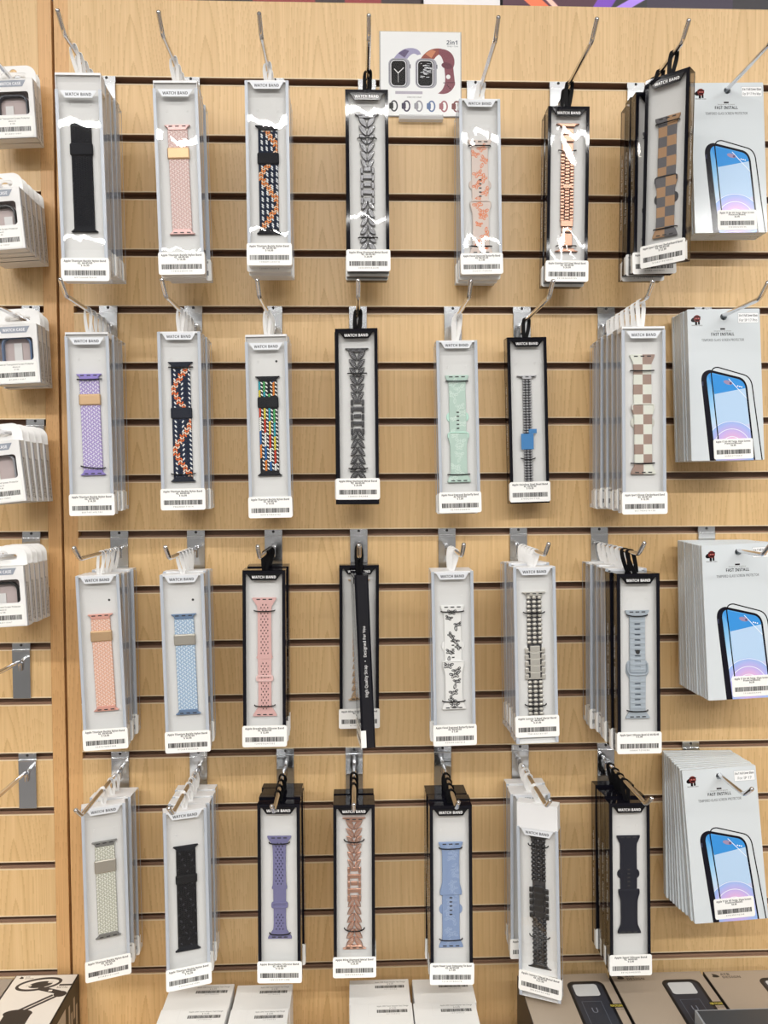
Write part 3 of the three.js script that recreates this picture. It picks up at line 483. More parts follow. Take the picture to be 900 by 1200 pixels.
for (const [id, [kind, n, pose, hx, band, o, look, lines]] of Object.entries(P)) {
  const row = Math.floor(id / 10), k = 4 * (row - 1) + 1, dark = kind === 'b', frame = dark ? 'black' : 'clear white';
  const drop = row === 1 ? 0.031 : ARM;
  hook(hx / 1000, k, `chrome hook holding ${frame} boxes of ${look}`, row === 1 ? drop : 0);
  const sticker = mat(0xffffff, 0.5, { map: priceTex(lines, seed++) });
  const H = BH + (o.slid || 0), proto = makeBox(kind, film++, sticker, band, o);
  const arm = (z) => new THREE.Vector3(hx / 1000, armY(k, drop), z);
  proto.name = numbered('watch_band_box'); scene.add(proto); placeBox(proto, pose, H);
  tag(proto, id == 34 ? `black box with ${look} half hidden behind a box turned sideways` : `${frame} box with ${look}${n > 1 ? ', foremost on its hook' : ''}`, 'watch band', 'boxed watch bands on the slat wall');
  let zs = pose[2] - 18.6; if (o.next) zs = o.next;
  const plain = o.slid ? makeBox(kind, film, sticker, band, { ...o, slid: 0, sr: 0, sy: -1.5, top: o.top }) : null;
  const keepYaw = Math.abs(pose[3]) < 10 ? pose[3] : 0;
  const backs = [];
  for (let i = 1; i < n && zs > 21.8; i++, zs -= 18.4) {
    const c = (plain || proto).clone(); c.name = numbered('watch_band_box'); scene.add(c);
    const f = 0.35, x = pose[0] + (hx - pose[0]) * f * i / n + (rj() - 0.5) * 3;
    placeBox(c, [x, pose[1] + (rj() - 0.5) * 4 - (row === 1 ? 2 : 0), zs, keepYaw, o.next ? 0 : pose[4], pose[5] * 0.5 + (rj() - 0.5) * 0.8], BH);
    c.userData = { label: `${frame} box with ${look}, ${ORD[i]} on its hook`, category: 'watch band', group: `boxes queued behind the ${look}` };
    backs.push([c, zs]);
  }
  hangLoop(proto, H, arm(Math.max(0.03, pose[2] / 1000 - (Math.abs(pose[3]) > 12 ? 0.004 : 0.009))), dark ? M.loopB : M.loopW);
  for (const [c, z] of backs) hangLoop(c, BH, arm(z / 1000 - 0.009), dark ? M.loopB : M.loopW);
  if (id == 37) {                               // white boxes of the same band hang behind the two black ones
    const wp = makeBox('w', 2, sticker, band, { top: 46 });
    for (let i = 0; i < 5; i++) {
      const c = i ? wp.clone() : wp; c.name = numbered('watch_band_box'); scene.add(c);
      placeBox(c, [pose[0] - 2 - i * 0.8 + (rj() - 0.5) * 3, pose[1] + 2 + (rj() - 0.5) * 3, pose[2] - 37.2 - i * 18.3 + 0.2, keepYaw, pose[4] * 0.7, (rj() - 0.5)], BH);
      c.userData = { label: `clear white box behind the black boxes of pale blue ladder bands, ${ORD[i + 2]} on its hook`, category: 'watch band', group: 'white boxes behind the pale blue grey ladder bands' };
      if (c.children.find((q) => q.name === 'hang_loop')) c.remove(c.children.find((q) => q.name === 'hang_loop'));
      hangLoop(c, BH, arm(pose[2] / 1000 - 0.0462 - i * 0.0183), M.loopW);
    }
  }
  if (id == 34) {                               // the box that has swung round to show its lettered side
    const c = proto.clone(); const lp = c.children.find((q) => q.name === 'hang_loop'); c.remove(lp); c.name = numbered('watch_band_box'); scene.add(c);
    c.rotation.copy(E.set(0, R(-84), 0, 'YXZ'));
    const tilt = new THREE.Quaternion().setFromAxisAngle(new THREE.Vector3(0, 0, 1), R(2.1)); c.quaternion.premultiply(tilt);
    const off = new THREE.Vector3(BW / 2, BH, -BT / 2).multiplyScalar(0.001).applyQuaternion(c.quaternion);
    c.position.set(0.0046, Y0 - 0.7382, 0.0967).sub(off);
    c.userData = { label: 'black box turned sideways on its hook, showing white lettering along its narrow side', category: 'watch band', group: 'boxed watch bands on the slat wall' };
    hangLoop(c, BH, arm(0.07), M.loopB);
  }
}

// ---------------------------------------------------------------- screen protector packs
const GW = 96, GH = 199, GT = 5.4;
function protectorTex(model) {
  return tex(768, 1592, (x, w, h) => {
    const k = w / GW; x.fillStyle = '#d3dade'; x.fillRect(0, 0, w, h); x.save(); x.scale(k, k);
    // emblem
    x.save(); x.translate(-3, -3); x.scale(1.22, 1.22); x.fillStyle = '#1d1719'; x.beginPath(); x.ellipse(10.5, 13.6, 4.4, 2.6, -0.3, 0, 7); x.fill(); x.fillRect(10.6, 15, 2.4, 4.4); x.fillRect(13.8, 15, 2, 4); x.fillStyle = '#7a322f'; x.beginPath(); x.arc(13, 12.4, 3.7, 0, 7); x.fill(); x.fillStyle = '#2a1719'; x.fillRect(9.4, 10.2, 7.4, 1.1); x.fillRect(11, 13.6, 4.4, 1.5); x.fillStyle = '#b9766f'; x.fillRect(11.4, 11.8, 1.2, 1.2); x.fillRect(13.8, 11.8, 1.2, 1.2); x.restore(); text(x, 'Mietubl Glass', 12.5, 21.6, 2.4, { color: '#444' });
    x.strokeStyle = '#9aa3aa'; x.lineWidth = 0.3; x.strokeRect(68, 6.4, 25, 11.4); x.beginPath(); x.moveTo(68, 12); x.lineTo(93, 12); x.stroke();
    x.fillStyle = '#f0f2f3'; x.fillRect(67, 5.4, 27, 13.4); x.strokeRect(67, 5.4, 27, 13.4); text(x, '3 in 1 Full Cover Glass', 80.5, 8.9, 4, { bold: true, w: 25, color: '#0c0e10' }); text(x, model, 80.5, 15.2, 4.6, { w: 24, color: '#0c0e10' });
    x.fillStyle = '#2a2226'; x.fillRect(43, 25.4, 6.4, 2); text(x, 'Designed for all iphone', 46, 29.2, 2.2, { color: '#777' });
    text(x, 'FAST INSTALL', 46, 33.8, 5.6, { bold: true, w: 31, color: '#0c0e10' }); text(x, 'TEMPERED GLASS SCREEN PROTECTOR', 46, 41, 4.6, { w: 56, color: '#1c2126' });
    // phone drawn in perspective
    const body = new Path2D('M14 92 Q14 80 26 79 L32 79 L84 92 L92 199 L26 199 Z');
    x.save(); x.beginPath(); x.rect(0, 0, GW, GH); x.clip();
    x.fillStyle = '#17161f'; x.beginPath(); x.moveTo(24, 199); x.lineTo(16, 96); x.quadraticCurveTo(15, 81, 28, 80); x.lineTo(66, 90); x.quadraticCurveTo(75, 93, 76.5, 105); x.lineTo(84, 199); x.closePath(); x.fill();
    x.fillStyle = '#3b3d52'; x.fillRect(16.6, 95, 2, 6);
    const g = x.createLinearGradient(40, 82, 60, 199); g.addColorStop(0, '#4d9be0'); g.addColorStop(0.25, '#86c0ec'); g.addColorStop(0.55, '#c4dcf2'); g.addColorStop(0.8, '#c9b6e6'); g.addColorStop(1, '#dcb6dc');
    x.fillStyle = g; x.beginPath(); x.moveTo(32, 199); x.lineTo(23, 94); x.quadraticCurveTo(23, 84, 31, 84); x.lineTo(64, 92.5); x.quadraticCurveTo(73, 95, 74, 105); x.lineTo(82, 199); x.closePath(); x.fill(); x.save(); x.clip();
    x.fillStyle = '#3e93dd'; x.beginPath(); x.moveTo(24, 84); x.lineTo(80, 96); x.lineTo(80, 104); x.lineTo(33, 112); x.closePath(); x.fill();
    x.fillStyle = '#b7d3f0'; x.beginPath(); x.moveTo(33, 112); x.lineTo(78, 104); x.lineTo(84, 150); x.lineTo(36, 160); x.closePath(); x.fill();
    const g2 = x.createRadialGradient(55, 178, 4, 55, 178, 34); g2.addColorStop(0, '#efb7d6'); g2.addColorStop(0.5, '#c6b2ea'); g2.addColorStop(1, '#8fbdf0'); x.fillStyle = g2; x.beginPath(); x.arc(54, 180, 33, 0, 7); x.fill();
    x.strokeStyle = '#eef4fb'; x.lineWidth = 0.8; for (const r of [14, 24, 34]) { x.beginPath(); x.arc(54, 182, r, 3.4, 5.8); x.stroke(); } x.beginPath(); x.moveTo(52, 92); x.lineTo(84, 128); x.stroke();
    x.fillStyle = '#a08fae'; x.beginPath(); x.ellipse(51, 97, 6, 2.7, 0.3, 0, 7); x.fill(); x.fillStyle = '#6b5d7c'; x.beginPath(); x.arc(54.6, 98, 1.7, 0, 7); x.fill();
    x.fillStyle = '#ffffff'; for (const q of [0, 1, 2]) x.fillRect(63 + q * 2.6, 101 + q * 0.7, 1.7, 1.4);
    x.restore();
    // the glass sheet floating in front
    x.strokeStyle = '#16171b'; x.lineWidth = 1.5; x.beginPath(); x.moveTo(36, 172); x.lineTo(29.5, 88); x.quadraticCurveTo(28.6, 76, 39, 77); x.lineTo(72, 87); x.quadraticCurveTo(81.5, 90, 83, 102); x.lineTo(93, 199); x.stroke();
    x.restore(); x.restore();
  });
}
const holeP = () => { const p = new THREE.Path(); p.absarc(0, GH - 10.4, 4.4, 0, Math.PI * 2, true); return p; };
const packShape = (() => { const s = rr(GW, GH, 1.2, 0, GH / 2); s.holes.push(holeP()); return s; })();
const packBody = ext(packShape, GT, 0.5, -GT, 10), packFront = planar(ext(packShape, 0.2, 0, 0.02, 10), -GW / 2, 0, GW / 2, GH);
const gsShape = rr(52, 26.5, 2.4), gsGeo = planar(ext(gsShape, 0.3, 0, 0.25, 5), -26, -13.25, 26, 13.25);
const bodyMat = mat(lin(0.7, 0.76, 0.8), 0.4);
[
  ['For IP 17 Pro Max', 1, [490.8, -98.6, 48, -0.9, -3.2, 0.7], 5, [8, 16.5]],
  ['For IP 17 Pro', 5, [482, -397.1, 62, -0.7, -3.5, 0.7], 8, [7.5, 15]],
  ['For IP 17 Air', 9, [489.5, -703.5, 92, 1, -2.4, 2], 12, [10, 16]],
  ['For IP 17', 13, [469.6, -996.7, 88, -2.2, -2.5, 4.3], 11, [5, 17]],
].forEach(([model, k, pose, n, st], gi) => {
  const where = ['beside the brown and grey checkered band', 'beside the brown and white checkered bands', 'beside the pale blue ladder bands', 'beside the black sport bands'][gi];
  const front = pmat(0xffffff, 0.14, { map: protectorTex(model), specularIntensity: 0.5 }), lab = mat(0xffffff, 0.5, { map: priceTex(['Apple 17 Air HD Temp. Glass Screen', 'Protector(Boxed)', '$4.99'], 60 + gi) });
  hook(pose[0] / 1000, k, `chrome hook threaded through the screen protector packs ${where}`, (-pose[1] + 10.4 - 1.7) / 1000 - PITCH * k);
  let proto;
  for (let i = 0; i < n; i++) {
    const f = 1 - i / n; let t;
    const z = pose[2] - i * 6.4; if (z < 9 + GT) break;
    if (!proto) { t = proto = new THREE.Group(); mesh('pack_body', packBody, bodyMat, t); mesh('printed_front', packFront, front, t); const s = mesh('price_sticker', gsGeo, lab, t); s.position.set(st[0] / 1000, st[1] / 1000, 0); s.rotation.z = R(gi % 2 ? 1 : 0); } else t = proto.clone();
    t.name = numbered('screen_protector_pack'); scene.add(t);
    const jx = gi === 2 ? -i * 1.6 : gi === 3 ? -i * 1.2 : -i * 0.9;
    // each pack swings about its own hang hole
    const rol = pose[5] * (1 - i / n * (gi > 1 ? 1.1 : 0.4)) + (i ? (rj() - 0.5) * 0.5 : 0), pt = pose[4], y = pose[1];
    t.rotation.copy(E.set(R(pt), R(pose[3]), R(rol), 'YXZ'));
    t.position.set((pose[0] + (i ? (rj() - 0.5) * 1.4 : 0)) / 1000, Y0 + (y - 10.4) / 1000, z / 1000).sub(new THREE.Vector3(0, (GH - 10.4) / 1000, 0).applyEuler(t.rotation));
    t.userData = { label: i ? `white screen protector pack, ${ORD[i]} on its hook, ${where}` : `foremost white screen protector pack with phone picture, ${where}`, category: 'screen protector', group: i ? `screen protector packs ${where}` : 'screen protector packs on the slat wall' };
  }
});

// ---------------------------------------------------------------- watch case boxes on the left panel
const CW = 57, CB = 75, CHD = 23, CT = 14.5;
const caseTitle = mat(0xffffff, 0.4, { map: tex(256, 48, (x, w, h) => { x.fillStyle = '#9aa1ae'; x.fillRect(0, 0, w, h); text(x, 'WATCH CASE', w / 2, h / 2 + 1, 30, { bold: true, color: '#f4f5f7', w: 180 }); }) });
const caseLabel = mat(0xffffff, 0.5, { map: tex(320, 150, (x, w, h) => { x.fillStyle = '#f3f3ef'; x.fillRect(0, 0, w, h); text(x, 'Case w/ Transparent Screen Protector', w / 2, 16, 16, { w: 290 }); text(x, '40mm 41', w / 2, 36, 14); text(x, '$ 7.99', w / 2, 54, 14); barcode(x, 20, 76, 280, 34, rng(91)); text(x, 'M 1 2 8 4 5 1 1 0 9 6 7', w / 2, 126, 13, { w: 230, color: '#444' }); }) });
const caseSide = mat(0xffffff, 0.5, { map: tex(512, 96, (x, w, h) => { x.fillStyle = '#d6d2cc'; x.fillRect(0, 0, w, h); const r = rng(13); x.fillStyle = '#2f2e30'; for (let l = 0; l < 3; l++) { let a = 30 + (l ? 110 : 0) + r() * 20; while (a < w - 40) { const b = 6 + r() * 22; x.fillRect(a, 18 + l * 24, b, 10); a += b + 5; } } text(x, 'CASE & GLASS', 80, 26, 22, { bold: true, color: '#3d3c3e' }); }) });
const caseFrontShape = (() => { const s = poly([[-CW / 2, 0], [CW / 2, 0], [CW / 2, CB], [-CW / 2, CB]]); s.holes.push(rr(45, 29, 4, 0, 44, THREE.Path)); return s; })();
const caseHeader = (() => { const s = new THREE.Shape(); const a = CW / 2, y = CB, r = 13; s.moveTo(-a, y); s.lineTo(a, y); s.lineTo(a, y + CHD - r); s.absarc(a - r, y + CHD - r, r, 0, Math.PI / 2); s.lineTo(-a + r, y + CHD); s.absarc(-a + r, y + CHD - r, r, Math.PI / 2, Math.PI); s.closePath(); const h = new THREE.Path(), c = y + 10.5; h.moveTo(-12, c - 3.4); h.lineTo(12, c - 3.4); h.absarc(12.6, c, 3.4, -Math.PI / 2, Math.PI / 2); h.lineTo(5, c + 3.4); h.absarc(0, c + 3.2, 5, 0.05, Math.PI - 0.05); h.lineTo(-12.6, c + 3.4); h.absarc(-12.6, c, 3.4, Math.PI / 2, Math.PI * 1.5); h.closePath(); s.holes.push(h); return s; })();
const cg = {
  front: ext(caseFrontShape, 0.5, 0, -0.5), body: join([box(CW - 0.4, 0.5, CT, 0, 0.25, -CT / 2), box(CW - 0.4, 0.5, CT, 0, CB - 0.25, -CT / 2), box(CW, CB, 0.5, 0, CB / 2, -CT + 0.25)]),
  sides: [-1, 1].map((s) => { const g = box(0.5, CB, CT - 0.5, s * (CW / 2 - 0.25), CB / 2, -CT / 2); const p = g.attributes.position, u = g.attributes.uv; for (let i = 0; i < p.count; i++) u.setXY(i, 1 - p.getY(i) / CB, (p.getZ(i) + CT) / CT); return g; }),
  header: ext(caseHeader, 0.8, 0.2, -CT + 0.1, 10), title: planar(ext(poly([[-20, 0], [20, 0], [15.5, -8], [-15.5, -8]]), 0.2, 0, 0.1), -20, -8, 20, 0), label: planar(ext(rr(52, 26, 2, 0, 14.5), 0.25, 0, 0.1, 4), -26, 1.5, 26, 27.5),
  inner: box(CW - 2, 40, 0.4, 0, 44, -CT + 4), ring: (() => { const s = rr(38, 46, 10, 0, 38); s.holes.push(rr(33, 41, 8.5, 0, 38, THREE.Path)); return ext(s, 6, 0.6, -CT + 4.4); })(), strip: rbox(10, 22, 0.4, 0.1, 0, 42, -CT + 5.2), film: new THREE.PlaneGeometry(46, 30).translate(0, 44, -0.7),
  slip: box(1.3, CB - 1, 0.5, CW / 2 - 0.2, CB / 2, -2.4),
};
const M2 = { inner: mat(lin(0.52, 0.43, 0.42), 0.6), sheet: mat(lin(0.72, 0.71, 0.7), 0.4), band: mat(lin(0.38, 0.4, 0.47), 0.5) };
[
  [1, -441, [-409.5, -106, 50, 1], 2, 3, lin(0.02, 0.025, 0.04), 'black watch case and small paper tab', [-6, -8], 5],
  [3, -440, [-412, -259, 90, 0], 5, 5, lin(0.02, 0.02, 0.022), 'black watch case and wide paper tab', [8, -10], 4],
  [5, -437, [-406, -419, 62, 0], 3, 3, lin(0.12, 0.18, 0.3), 'navy blue watch case', [0, 0], 6],
  [7, -434.2, [-413, -570.5, 104, 0], 5, 6, lin(0.3, 0.3, 0.32), 'grey rimmed watch case and pale strip', [-8, -2], 6],
  [9, -442.7, [-412.8, -723.5, 100, 0], 5, 3, lin(0.015, 0.015, 0.016), 'thin black watch case above bare hooks', [-4, -12], 3],
].forEach(([k, hx, [rx, ty, z], n, rol, col, look, strip, bar]) => {
  hook(hx / 1000, k, `chrome hook holding the boxes with a ${look}`);
  let proto; const rm = mat(col, 0.3);
  for (let i = 0; i < n; i++) {
    let t; const zi = z - i * 15.6; if (zi < CT + 3) break;
    if (!proto) {
      t = proto = new THREE.Group();
      mesh('printed_front', cg.front, M.paper, t); mesh('box_body', cg.body, M.paper, t); cg.sides.forEach((g) => mesh('lettered_side', g, caseSide, t)); mesh('hang_header', cg.header, M.paper, t);
      const ti = mesh('title_tab', cg.title, caseTitle, t); ti.position.y = (CB - 2.5) / 1000;
      mesh('price_sticker', cg.label, caseLabel, t); mesh('inner_card', cg.inner, M2.inner, t);
      const rg = mesh('watch_case', cg.ring, rm, t); rg.position.set(0, strip[1] / 2000, 0);
      const sp = mesh('paper_strip', cg.strip, M2.sheet, t); sp.position.set(strip[0] / 1000, strip[1] / 1000, 0); mesh('window_film', cg.film, M.clear, t); mesh('fold_edge', cg.slip, M2.band, t);
    } else t = proto.clone();
    t.name = numbered('watch_case_box'); scene.add(t);
    const cx = rx - CW / 2 + (hx - (rx - CW / 2)) * i / n * 0.9, r2 = rol * (1 - 0.5 * i / n);
    placeBox(t, [cx - Math.sin(R(r2)) * 0, ty + (i ? (rj() - 0.5) * 2 : 0), zi, 0, 0, r2], CB);
    t.userData = { label: i ? `white hanging box, ${ORD[i]} on its hook behind the ${look}` : `foremost white hanging box with a ${look}`, category: 'watch case', group: i ? `boxes behind the ${look}` : 'boxed watch cases on the side panel' };
  }
});
hook(-0.4596, 11, 'bare chrome hook under the boxed watch cases, upper of two');
hook(-0.4546, 13, 'bare chrome hook under the boxed watch cases, lower of two');

// ---------------------------------------------------------------- sign with two watches in an acrylic holder
{
  const t = thing('sign_holder', 'white picture sign of two smartwatches in a clear acrylic holder', 'sign');
  const x0 = 35, x1 = 145.5, yt = -12, yb = -125.5, w = x1 - x0, h = yt - yb;
  t.position.set((x0 + x1) / 2000, Y0 + yb / 1000, 0.0012);
  const sm = mat(0xffffff, 0.15, { map: tex(880, 904, (x, W, H) => {
    x.fillStyle = '#f3f4f4'; x.fillRect(0, 0, W, H);
    const watch = (cx, face, strapA, strapB, open) => {
      x.save(); x.translate(cx, 0);
      // strap arching over the top
      x.fillStyle = strapA; x.beginPath(); x.moveTo(-60, 290); x.quadraticCurveTo(20, 165, 150, 175); x.quadraticCurveTo(220, 182, 240, 240); x.lineTo(200, 250); x.quadraticCurveTo(150, 205, 90, 290); x.closePath(); x.fill();
      x.fillStyle = strapB; x.beginPath(); x.moveTo(-10, 232); x.lineTo(60, 190); x.lineTo(110, 205); x.lineTo(60, 280); x.closePath(); x.fill();
      if (open) { x.fillStyle = '#8a5560'; x.beginPath(); x.moveTo(140, 180); x.bezierCurveTo(300, 170, 340, 300, 300, 380); x.lineTo(320, 560); x.quadraticCurveTo(270, 690, 130, 660); x.quadraticCurveTo(220, 610, 210, 470); x.bezierCurveTo(200, 350, 190, 260, 140, 240); x.closePath(); x.fill(); x.fillStyle = '#704350'; x.beginPath(); x.ellipse(230, 360, 60, 34, 0.2, 0, 7); x.fill(); x.fillStyle = '#f3f4f4'; x.beginPath(); x.arc(245, 480, 24, 0, 7); x.fill(); x.strokeStyle = '#5d3640'; x.lineWidth = 8; x.beginPath(); x.moveTo(190, 545); x.lineTo(320, 540); x.stroke(); x.fillStyle = '#3b222a'; for (let i = 0; i < 3; i++) { x.beginPath(); x.ellipse(235 + i * 14, 570 + i * 16, 6, 8, 0, 0, 7); x.fill(); } }
      x.fillStyle = '#a9a9b2'; x.beginPath(); x.roundRect(-118, 285, 236, 320, 66); x.fill(); x.fillStyle = '#25262b'; x.beginPath(); x.roundRect(-104, 296, 190, 300, 56); x.fill(); x.fillStyle = '#e9e9ee'; x.beginPath(); x.roundRect(-98, 302, 178, 288, 50); x.fill();
      x.fillStyle = '#0f1015'; x.beginPath(); x.roundRect(-88, 312, 158, 268, 42); x.fill();
      if (face) { x.strokeStyle = '#f2f2f2'; x.lineWidth = 9; x.beginPath(); x.moveTo(-55, 400); x.lineTo(-12, 445); x.lineTo(50, 385); x.stroke(); x.lineWidth = 4; x.beginPath(); x.moveTo(-12, 445); x.lineTo(-12, 545); x.stroke(); } else { const r = rng(4); x.strokeStyle = '#e4e6ea'; for (let i = 0; i < 26; i++) { x.lineWidth = 3 + r() * 6; const a = -75 + r() * 120, b = 330 + r() * 160; x.beginPath(); x.moveTo(a, b); x.lineTo(a + 14 + r() * 36, b - 8 + r() * 20); x.stroke(); } }
      x.fillStyle = '#7c7d86'; x.fillRect(112, 350, 14, 44);
      x.restore();
    };
    watch(205, true, '#a8a4c2', '#6d6281', false); watch(500, false, '#9c5b52', '#d28e6d', true);
    text(x, '2in1', 790, 110, 64, { bold: true, color: '#5f6470' }); text(x, 'Strap + Case', 795, 150, 22, { color: '#7f838c' }); text(x, 'CREATIVE STRAP', 370, 705, 22, { color: '#777' });
    x.fillStyle = '#b9b3c0'; x.fillRect(160, 640, 300, 30);
    const cols = ['#3a3c44', '#3d3550', '#9a98a0', '#5f76a0', '#a66a70', '#7a4444']; cols.forEach((c, i) => { const a = 120 + i * 138; x.strokeStyle = c; x.lineWidth = 16; x.beginPath(); x.ellipse(a + 26, 800, 34, 54, 0, 0, 7); x.stroke(); x.fillStyle = i === 0 ? '#101114' : c; x.beginPath(); x.roundRect(a - 28, 766, 46, 66, 12); x.fill(); });
  }) });
  mesh('holder_back', join([rbox(w + 1, h, 1.6, 0.4, 0, h / 2, 0), rbox(60, 6.5, 9, 0.6, 0, -3.4, 3.5)]), pmat(lin(0.9, 0.91, 0.92), 0.08, { transmission: 0.6, thickness: 0, ior: 1.49 }), t);
  mesh('printed_sheet', planar(box(w - 2, h - 2, 0.3, 0, h / 2, 1.2), -w / 2 + 1, 1, w / 2 - 1, h - 1), sm, t);
  mesh('front_cover', new THREE.PlaneGeometry(w, h, 8, 10).translate(0, h / 2, 2.2), M.clear, t);
}

// ---------------------------------------------------------------- graphic panels above the wall
{
  const top = Y0 + 0.0262;
  const pan = (x0, x1, label, draw) => { const w = x1 - x0, h = 300; const t = thing('graphic_panel', label, 'graphic panel'); t.position.set((x0 + x1) / 2000, top, -0.022); mesh('panel_board', box(w - 2, h, 8, 0, h / 2, -4), mat(lin(0.1, 0.1, 0.1), 0.6), t); mesh('printed_face', planar(box(w - 2, h, 0.3, 0, h / 2, 0.2), -w / 2, 0, w / 2, h), mat(0xffffff, 0.4, { map: tex(512, 384, draw) }), t); };
  pan(-1200, 94, 'dark red graphic panel above the slat wall', (x, w, h) => { x.fillStyle = '#2a0a0c'; x.fillRect(0, 0, w, h); x.fillStyle = '#8f1f24'; for (const [a, b] of [[330, 60], [420, 34], [470, 20]]) x.fillRect(a, 200, b, 184); x.fillStyle = '#c4302c'; x.fillRect(360, 330, 26, 54); });
  pan(96, 204, 'plain white graphic panel above the picture sign', (x, w, h) => { x.fillStyle = '#ececf0'; x.fillRect(0, 0, w, h); });
  pan(206, 900, 'black graphic panel with pink and purple light streaks', (x, w, h) => { x.fillStyle = '#15101c'; x.fillRect(0, 0, w, h); const bar = (a, b, c, d, s) => { x.strokeStyle = c; x.lineWidth = d; x.beginPath(); x.moveTo(a, h + 4); x.lineTo(b, h - s); x.stroke(); }; x.fillStyle = '#4a1030'; x.fillRect(0, 250, 110, 134); bar(52, 10, '#ff7a4a', 16, 60); bar(66, 30, '#ffd0c0', 6, 60); bar(106, 170, '#b48cff', 12, 60); bar(96, 120, '#7a3cc8', 18, 60); x.fillStyle = '#2b1c3a'; x.fillRect(150, 290, 90, 94); });
}

// ---------------------------------------------------------------- counter with boxes at the foot of the wall
const TOPY = 0.828, SHELF = 0.735;
{
  const t = thing('display_counter', 'maple display counter standing under the slat wall', 'counter');
  t.position.set(0, 0, 0.004);
  mesh('body', box(4400, SHELF * 1000 - 30, 380, 0, (SHELF * 1000 - 30) / 2, 195), mat(lin(0.3, 0.22, 0.14), 0.6), t);
  const g = rbox(4420, 30, 400, 3, 0, SHELF * 1000 - 15, 202); metreUV(g); mesh('worktop', g, M.wood, t);
}
function flatBox(name, label, category, group, x0, x1, z0, z1, top, y0, m, faceMat, sideMat, edge) {
  const t = thing(name, label, category, group), w = (x1 - x0) * 1000, d = (z1 - z0) * 1000, h = (top - y0) * 1000;
  t.position.set((x0 + x1) / 2, y0, z0);
  mesh('carton', rbox(w, h, d, 0.8, 0, h / 2, d / 2), m, t);
  const f = box(w - edge * 2, 0.3, d - edge * 2, 0, h + 0.1, d / 2); { const p = f.attributes.position, u = f.attributes.uv; for (let i = 0; i < p.count; i++) u.setXY(i, (p.getX(i) + w / 2) / w, 1 - p.getZ(i) / d); }
  if (faceMat) mesh('printed_top', f, faceMat, t);
  if (sideMat) for (const s of [-1, 1]) { const g = box(0.3, h - 2, d - 2, s * (w / 2 + 0.1), h / 2, d / 2); const p = g.attributes.position, u = g.attributes.uv; for (let i = 0; i < p.count; i++) u.setXY(i, s > 0 ? 1 - p.getZ(i) / d : p.getZ(i) / d, p.getY(i) / h); mesh('printed_side', g, sideMat, t); }
  return t;
}
